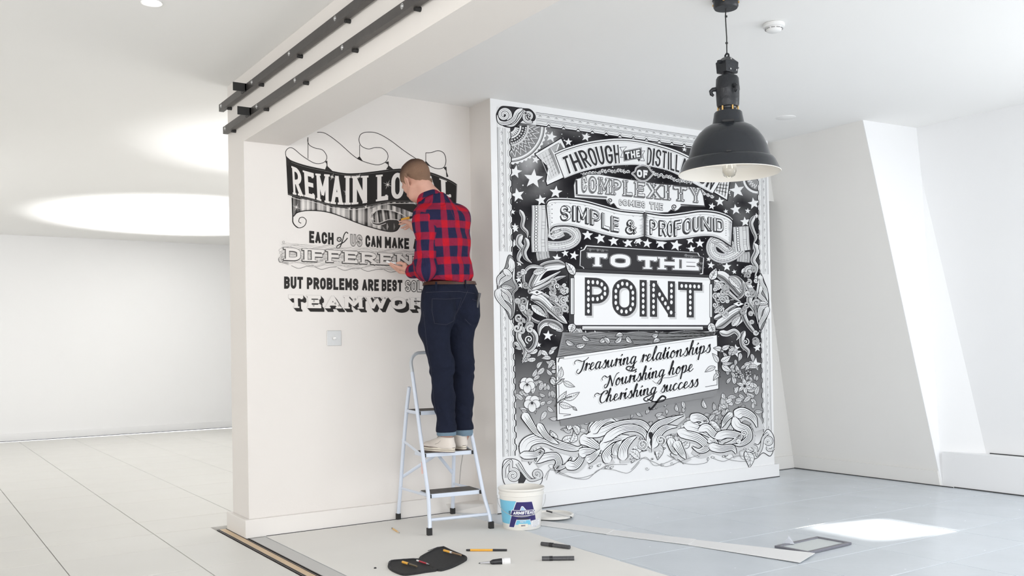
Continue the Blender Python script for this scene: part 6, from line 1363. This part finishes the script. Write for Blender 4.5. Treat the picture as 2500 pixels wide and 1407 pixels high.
def three(s, e, cw, st, ox=-10, oy=10, **k):
    for f in (1., .66, .33): text(A, s, e, cw, st, .04, dx=ox*f, dy=oy*f, grow=.018, **k)
    text(A, s, e, cw, st, .04, grow=.026, **k); text(A, s, e, cw, st, .95, grow=-.012, **k)
    text(A, s, e, cw, st*.30, .04, dx=-6, dy=2, gap=k.get('gap', .35)/.30+1.17, grow=0)
three('SIMPLE', env_curves([(228, 315), (370, 320), (500, 345), (640, 380), (760, 425), (882, 448)], [(228, 150), (370, 152), (500, 172), (640, 212), (760, 255), (882, 292)]), .52, .20)
three('&', env_quad((958, 462), (1078, 476), (958, 305), (1078, 318)), .52, .17)
three('PROFOUND', env_curves([(1238, 470), (1400, 490), (1520, 492), (1700, 455), (1850, 428), (2068, 448)], [(1236, 308), (1400, 322), (1520, 322), (1700, 288), (1850, 276), (2062, 306)]), .47, .19)
A.flush('simple_ribbon')
# ---------------- TO THE plaque and POINT panel
pl = [(505, 592), (1780, 678), (1800, 718), (1848, 735), (1836, 925), (1808, 935), (1790, 968), (480, 876), (468, 850), (432, 832), (440, 655), (478, 640)]
A.shape(pl, .97, 2.4, .03, sm=False)
cx, cy = 1140, 780
inn = [(cx+(x-cx)*.978, cy+(y-cy)*.90) for x, y in pl]; A.shape(inn, .045, 1., .03, sm=False)
for s in ((560, 650, 1), (640, 655, 1), (700, 662, 1), (1640, 715, 1), (1700, 730, 1), (1800, 860, 1), (1810, 800, 1)): A.line(spiral(s[0], s[1], 16, random.random()*6, 1.5), .8, .45)
hatch(A, (520, 630), (760, 650), (525, 660), (760, 672), 60, .6, .35, .8); hatch(A, (1620, 705), (1790, 720), (1620, 745), (1790, 745), 50, .6, .35, .8)
for g_, c_ in ((.055, .5), (.035, .04), (0, .97)): text(A, 'TO', env_quad((525, 832), (1008, 852), (525, 685), (1008, 705)), 1.0, .30, c_, serif=.12, drop=.07, grow=g_)
for g_, c_ in ((.055, .5), (.035, .04), (0, .97)): text(A, 'THE', env_quad((1095, 862), (1785, 884), (1095, 720), (1785, 752)), 1.0, .30, c_, serif=.14, drop=.07, grow=g_, gap=.30)
A.flush('to_the_plaque')
A.T = PX
A.shape([(1388, 655), (1742, 672), (1742, 802), (1388, 802)], .06, 1., sm=False)
A.shape([(1400, 664), (1734, 678), (1734, 795), (1400, 795)], .985, 2., .04, sm=False); A.line([(1400, 668), (1734, 682)], 1.0, .4); A.line([(1400, 671), (1734, 685)], .8, .6)
A.shape([(1392, 679), (1401, 679), (1401, 768), (1392, 768)], .85, 1.3, sm=False); A.line([(1398, 681), (1398, 766)], 1.2, .3)
A.shape([(1732, 694), (1738, 694), (1738, 775), (1732, 775)], .85, 1.2, sm=False)
A.shape([(1420, 796), (1716, 797), (1716, 806), (1420, 806)], .80, 1.6, sm=False); A.line([(1424, 799), (1712, 800)], 1.6, .97); A.line([(1424, 803.5), (1712, 803.5)], 2.4, .45)
e = env_quad((1427, 771), (1714, 776), (1427, 677.5), (1714, 690.5))
def bulbs(A_, c, M, W):
    A_.coat(); seen = []
    for stroke in GL[c]:
        P_ = [M(p) for p in stroke]; L_ = [math.hypot(b[0]-a[0], b[1]-a[1]) for a, b in zip(P_, P_[1:])]
        if c in CLOSED: P_.append(P_[0]); L_.append(math.hypot(P_[-1][0]-P_[-2][0], P_[-1][1]-P_[-2][1]))
        tot = sum(L_); n = max(1, round(tot/.155))
        for k in range(n+(0 if c in CLOSED else 1)):
            d = tot*k/n; i = 0
            while i < len(L_)-1 and d > L_[i]: d -= L_[i]; i += 1
            f = d/(L_[i] or 1); x = P_[i][0]+(P_[i+1][0]-P_[i][0])*f; y = P_[i][1]+(P_[i+1][1]-P_[i][1])*f
            if any(math.hypot(x-a, y-b) < .11 for a, b in seen): continue
            seen.append((x, y)); A_.poly([W(x+.044*math.cos(t*.628), y+.056*math.sin(t*.628)) for t in range(10)], .98, coat=False)
text(A, 'POINT', e, .56, .235, .72, dx=4, dy=5, gap=.22); text(A, 'POINT', e, .56, .235, .05, gap=.22, inner=bulbs)
for x, y, X, Y_, w_ in ((1402, 672, 1379, 640, 9), (1400, 790, 1391, 815, 9), (1733, 684, 1748, 654, 9), (1733, 788, 1745, 818, 9)):
    leaf(A, x, y, X, Y_, w_+2, .05, .97, 4, 1.6, .8); A.line(spiral((x+X)/2, (y+Y_)/2, 3.5, 0, 1.2), .9, .1)
A.flush('point_panel'); A.k = max(A.k, KF)
# ---------------- tilted script panel
A.T = PX
A.poly([(1372, 812), (1742, 812), (1746, 822), (1358, 876)], .30)
for i in range(16):
    A.line([(1362+k*9.6+i*1.0, 872-i*3.8-(k*9.6)*.142*(1-i/17)+1.6*math.sin(k*.55+i*1.3)+1.1*math.sin(k*.23+i)) for k in range(40) if 1362+k*9.6 < 1742], .7, .10 if i % 3 else .8, coat=False)
for x, y, X, Y_ in ((1462, 836, 1478, 822), (1486, 840, 1470, 824), (1500, 838, 1516, 818), (1520, 818, 1500, 822), (1528, 822, 1544, 838), (1590, 822, 1606, 814), (1610, 830, 1592, 838), (1380, 832, 1402, 842), (1404, 846, 1430, 838), (1420, 820, 1440, 832)): leaf(A, x, y, X, Y_, 6.5, .12, .95, 4, 1.3, shade=.6)
A.poly([(1364, 1020), (1752, 945), (1745, 968), (1640, 985), (1540, 1012), (1400, 1040), (1368, 1040)], .30)
pn = [(1356, 873), (1749, 818), (1753, 950), (1358.5, 1027)]; A.shape(pn, .985, 1.8, .04, sm=False)
A.line([(1372, 878), (1600, 844), (1740, 825)], .8, .3); A.line([(1362, 893), (1364, 1010), (1392, 1012)], 1.3, .1); A.line([(1361, 885), (1364, 875), (1376, 874)], 2.6, .08); A.line([(1374, 1016), (1392, 1013)], 1.4, .1)
A.line([(1720, 945), (1749, 940), (1749, 925)], 1.4, .1)
for s_, a, b, xh, w_ in (('Treasuring relationships', (1411, 908), (1733, 860), 17.5, 3.2), ('Nourishing hope', (1480, 945), (1690, 906), 17.0, 3.2), ('Cherishing success', (1461, 985), (1703, 943), 16.0, 3.2)):
    script(A, s_, a, b, xh, w_, .60, dx=-2.6, dy=2.4, grow=.8); script(A, s_, a, b, xh, w_, .985, dx=-1.7, dy=1.4, grow=.6); script(A, s_, a, b, xh, w_, .02, grow=.15)
A.T = D1; A.line(smooth([(215, 470), (120, 520), (150, 545), (215, 480)]), 3.2, .05); A.line(smooth([(150, 525), (230, 555), (300, 545), (325, 515), (295, 498), (260, 530), (225, 580), (180, 625), (168, 600)]), [3.0]*18+[4.6]*31, .02); A.line(smooth([(200, 350), (240, 375), (290, 330), (370, 320), (440, 300)]), 1.3, .15)
A.T = C8; A.line(smooth([(1380, 240), (1330, 260), (1280, 240), (1300, 215), (1360, 230)]), 3.4, .05)
A.T = C8
for a in ((640, 330, 660, 220, 30), (680, 360, 790, 410, 28), (620, 560, 710, 450, 30), (690, 530, 835, 460, 34), (640, 570, 770, 600, 32), (770, 600, 810, 635, 14), (560, 330, 610, 400, 26), (600, 380, 690, 330, 22)): leaf(A, *a, bend=.05, fill=.96, veins=6, lw=1.2)
A.line(smooth([(600, 600), (625, 560), (690, 520), (760, 500)]), 2.4, .1); A.line(smooth([(590, 400), (640, 360), (670, 330)]), 2.2, .1)
A.T = D1
for a in ((830, 180, 770, 90, 26), (850, 170, 950, 110, 34), (860, 200, 960, 265, 32), (800, 220, 700, 270, 26), (840, 280, 780, 350, 24), (860, 190, 980, 175, 18), (870, 60, 780, 40, 28), (860, 50, 940, 10, 28), (840, 300, 800, 250, 18)): leaf(A, *a, bend=.06, fill=.96, veins=6, lw=1.2)
A.line(smooth([(870, 20), (840, 100), (850, 180), (830, 260), (850, 320)]), 2.4, .08)
A.flush('script_panel')
# ================================================================ lettering on the partition
lroot = empty('lettering', (2.45, 5.34, 1.75), 'unfinished black hand lettering on the cream wall starting REMAIN, below a curling banner', 'lettering')
A = Art(lroot, 5.34, M_inkL); T1 = (640, 300, 2.814); T2 = (660, 560, 5.862); T3 = (560, 180, 3.571)
A.T = T1
tb_ = [(163, 225), (200, 258), (300, 292), (440, 322), (560, 345), (650, 346), (760, 335), (880, 320), (1000, 316), (1150, 338), (1280, 388), (1338, 422)]
bb_ = [(176, 495), (260, 520), (350, 535), (480, 574), (600, 588), (700, 580), (850, 550), (950, 545), (1100, 548), (1220, 556), (1335, 575)]
# streaked underside of the banner
un = [(205, 512), (207, 560), (212, 640), (240, 618), (300, 604), (400, 606), (480, 622), (560, 650), (650, 686), (740, 716), (860, 746), (920, 742), (948, 705), (1000, 660), (1100, 640), (1220, 620), (1300, 600)]
bbx = smooth(bb_); unx = smooth(un[2:]); X_ = np.array([p[0] for p in bbx]); Y_a = np.array([p[1] for p in bbx]); UX = np.array([p[0] for p in unx]); UY = np.array([p[1] for p in unx])
def stripe(u, v): x = 208+u*1092; return (x, np.interp(x, X_, Y_a)*(1-v)+np.interp(x, UX, UY)*v)
def stc(u, v): n = .5+.28*math.sin(u*88+2.2*math.sin(u*31))+.22*math.sin(u*197+1.)+.1*math.sin(u*411); return max(.03, min(1, (n*1.15-.35*max(0, (v-.75)*3)-.30*max(0, (.3-v)*3))*(.35 if .05 > u else 1)))
A.grid(stripe, 170, 8, stc)
A.line(smooth(un[:13]), 2.3, .02); A.line(smooth([(209, 500), (210, 640), (214, 690), (250, 722), (290, 708), (303, 672), (282, 650), (258, 655), (252, 680), (268, 690)]), [2.6]*18+[1.7]*37, .02)
# dark inner curl
A.poly(smooth([(745, 588), (850, 562), (960, 590), (1050, 620), (1050, 560), (900, 552), (760, 570)], True), .04)
ta, ba = smooth([(752, 640), (790, 604), (860, 598), (945, 622)]), smooth([(752, 676), (800, 690), (870, 668), (942, 676)])
ce = env_curves(ba[::6], ta[::6]); A.grid(ce, 50, 5, lambda u, v: max(.03, min(.95, .35+.35*math.sin(u*27)+.25*math.sin(u*61+1)-.45*max(0, v-.6)*2)))
A.poly(smooth([(752, 676), (800, 690), (870, 668), (942, 676), (946, 705), (915, 742), (860, 746), (838, 722), (815, 706), (770, 700)], True), .07)
for x, w_, c_ in ((858, 5, .45), (905, 4, .28)): A.line([(x, 690), (x+3, 715), (x, 738)], w_, c_, taper=.4)
A.line(smooth([(750, 620), (800, 597), (880, 602), (950, 625), (1010, 660), (1060, 700)]), 1.6, .9); A.line(smooth([(750, 680), (800, 690), (870, 665), (930, 668), (945, 690)]), 1.6, .9); A.line(smooth([(750, 620), (742, 650), (755, 690), (800, 705), (850, 690)]), 1.4, .9)
A.poly(smooth(tb_)+smooth(bb_)[::-1], .03); A.line([(x, y+9) for x, y in smooth(bb_)], 1.2, .85); A.line([(x, y+12) for x, y in smooth(tb_)[6:]], .5, .35); A.line([(1338, 422), (1333, 575)], 1.8, .45); A.line([(x, y-7) for x, y in smooth(bb_)], .5, .4)
e = env_curves([(215, 492), (345, 520), (470, 556), (620, 562), (800, 538), (960, 520), (1130, 516), (1298, 512)], [(205, 298), (335, 343), (470, 356), (620, 366), (800, 358), (960, 342), (1120, 352), (1298, 410)])
text(A, 'REMAIN LOYAL', e, .36, .165, .99, serif=.055, drop=.04, gap=.42, space=.30)
for x, y, r in ((480, 372, 26), (665, 368, 22), (577, 475, 22), (862, 425, 34), (235, 580, 28), (712, 578, 18), (600, 590, 16), (755, 660, 24), (945, 620, 16)):
    for k in range(4): a = .4+k*.785; q = r*(1 if k % 2 == 0 else .6); A.line([(x-q*math.cos(a), y-q*math.sin(a)), (x, y), (x+q*math.cos(a), y+q*math.sin(a))], 1.3, 1., taper=.5)
A.flush('banner')
A.T = T3
A.line(smooth([(765, 512), (800, 512), (850, 528), (950, 600), (1080, 715), (1160, 762), (1280, 795), (1350, 778), (1380, 740), (1375, 690), (1330, 650), (1270, 645), (1210, 657), (1150, 630), (1130, 580), (1145, 530), (1200, 510), (1290, 520), (1400, 580), (1520, 670), (1640, 750), (1720, 800)]), 1.5, .04)
A.line(smooth([(495, 730), (490, 680), (520, 648), (560, 655), (640, 720), (740, 780), (810, 780), (845, 750), (845, 710), (810, 665), (750, 650), (700, 625), (683, 590), (685, 555)]), 1.5, .04)
A.line(smooth([(1712, 690), (1760, 688), (1820, 672), (1870, 695), (1888, 760), (1870, 815), (1820, 830), (1760, 812), (1712, 770)]), 1.6, .04)
for x, y0, y1 in ((685, 555, 742), (1135, 620, 745), (1712, 690, 790)): A.line([(x, y0), (x, y1)], 1.3, .04)
for x, y0, y1 in ((848, 760, 850), (1383, 768, 850), (1887, 815, 900), (497, 730, 800)): A.line([(x, y0), (x+4, (y0+y1)/2), (x+14, y1)], [3., 1.8, 5.], .04)
for q in ([(1110, 740), (1135, 720), (1165, 765)], [(830, 765), (850, 765), (852, 790)], [(1355, 775), (1385, 765), (1385, 795)], [(848, 800), (830, 845), (900, 850)], [(1388, 800), (1365, 835), (1430, 835)], [(1712, 760), (1700, 785), (1760, 815)], [(1865, 820), (1890, 810), (1890, 850)], [(495, 720), (496, 800), (540, 760)]): A.poly(q, .04)
A.flush('ribbon_outline')
A.T = T2
W_ = dict(cw=.42, st=.25)
def bk(s, x0, x1, t0, t1, b0, b1, **k):
    kk = dict(W_); kk.update(k); col = kk.pop('col', .04); e = env_quad((x0, b0), (x1, b1), (x0, t0), (x1, t1)); text(A, s, e, kk.pop('cw'), kk.pop('st'), col, gap=.22, **kk); return e
bk('EACH', 556, 905, 22, 52, 196, 222)
A.line(spiral(985, 145, 30, 0, 1.05, 28), 2.4, .04); A.line([(955, 115), (1020, 180)], 1.6, .2); A.line(smooth([(1112, 62), (1085, 42), (1055, 80), (1030, 170), (995, 255), (960, 275), (948, 250), (975, 225), (1050, 185), (1105, 125)]), 2.4, .05)
for g_, c_ in ((.03, .30), (-.05, .72)): bk('US', 1145, 1312, 70, 82, 240, 252, col=c_, grow=g_)
A.grid(lambda u, v: (1150+u*60, 150+v*90+u*6), 1, 1, lambda u, v: .3) if False else None
bk('CAN', 1360, 1590, 84, 100, 254, 268); bk('MAKE', 1638, 1985, 106, 130, 270, 286); bk('A', 2045, 2110, 132, 136, 288, 292)
A.flush('lettering_line')
# DIFFERENCE on a ground of fine waves
up_ = lambda x: 205+(x-150)*.052+10*math.sin(x*.013); dn_ = lambda x: 490+(x-150)*.055+22*math.sin(x*.011+1)
A.coat()
for i in range(26):
    f = i/25; p = []
    for k in range(60):
        x = 160+k*38; y = up_(x)+(dn_(x)-up_(x))*f+9*math.sin(x*.02+i*1.1)+5*math.sin(x*.047+i*2.3); p.append((x+(6 if k % 2 else 0), y))
    A.line(p, .55 if i % 3 else .75, .45 if i % 2 else .62)
for i in range(46):
    x = 230+i*50; q = spiral(x, (up_(x)+dn_(x))/2+random.uniform(-60, 60), 26, random.random()*6, random.choice((1.6, -1.6)), 3); A.line(q, .7, .4)
for i in range(5): A.line(smooth([(190+i*14, 250+i*40), (120+i*10, 300+i*36), (170, 350+i*30), (120+i*4, 420+i*14), (150, 470), (260, 470+i*10)]), .8, .45)
A.line(smooth([(130, 400), (115, 430), (130, 470), (170, 470), (180, 440), (150, 430)]), 1.1, .2); A.line(spiral(190, 185, 24, 1, 1.4, 5), .9, .45)
for i in range(6): A.line(smooth([(300+i*330, 520+i*14), (400+i*330, 560+i*14), (520+i*330, 530+i*16), (620+i*330, 520+i*18)]), 1.2, .25)
e = env_quad((222, 440), (2535, 550), (220, 265), (2535, 390)); K2 = dict(serif=.15, drop=.08, gap=.62)
text(A, 'DIFFERENCE', e, .82, .235, .10, grow=.045, dx=-5, dy=8, **K2); text(A, 'DIFFERENCE', e, .82, .235, .15, grow=.035, **K2); text(A, 'DIFFERENCE', e, .82, .235, 1., grow=0, **K2)
A.flush('lettering_line')
bk('BUT', 196, 466, 676, 682, 852, 852); bk('PROBLEMS', 522, 1258, 688, 708, 856, 878); bk('ARE', 1312, 1552, 714, 718, 882, 884); bk('BEST', 1592, 1888, 720, 726, 886, 890)
for g_, c_ in ((.03, .10), (-.04, 1.)): bk('SOLVED', 1930, 2420, 730, 742, 894, 904, col=c_, grow=g_, st=.20)
A.flush('lettering_line')
e = env_quad((265, 1125), (2490, 1152), (255, 938), (2490, 985)); K3 = dict(serif=.085, drop=.06, gap=.62)
for f in [1-i/15 for i in range(15)]: text(A, 'TEAMWORK', e, .80, .26, .04, dx=46*f, dy=52*f, grow=.0, **K3)
text(A, 'TEAMWORK', e, .80, .26, .55, grow=.010, **K3); text(A, 'TEAMWORK', e, .80, .26, 1., grow=-.004, **K3)
for x, y in ((620, 1030), (620, 1090), (930, 1060), (980, 1090), (1215, 1000), (1320, 1000), (1500, 1000), (1640, 990), (1850, 1060), (1950, 1010), (2080, 1000), (2080, 1060)): A.line(spiral(x, y, 15, random.random()*6, 1.4, 3), 1.3, .35)
A.flush('lettering_line')

# ================================================================ lettering on the bucket label
class BArt(Art):
    def W(s, p, off=0): return bp(p[0], p[1], .0026+s.k*4e-5)
    def flush(s, name, label=None):
        me = bpy.data.meshes.new(name); me.from_pydata([tuple(v) for v in s.v], [], s.f); at = me.attributes.new('ink', 'FLOAT', 'POINT'); at.data.foreach_set('value', s.c); link(name, me, s.m, s.root); s.v = []; s.f = []; s.c = []
BA = BArt(bpy.data.objects['paint_bucket'], 0, ink_mat('label_ink', (.88, .88, .90), (.03, .025, .12)))
text(BA, 'ARMSTEAD', env_quad((-.050, .0935), (.076, .0965), (-.047, .112), (.078, .115)), .62, .27, 1., gap=.16)
text(BA, 'TRADE', env_quad((.040, .0885), (.070, .0892), (.040, .0925), (.070, .0932)), .6, .24, .7, gap=.2)
text(BA, 'MATT', env_quad((-.010, .047), (.026, .047), (-.010, .058), (.026, .058)), .62, .2, .85, gap=.25)
text(BA, 'WHITE', env_quad((-.004, .026), (.021, .026), (-.004, .033), (.021, .033)), .62, .24, 0., gap=.2)
BA.flush('label_lettering')
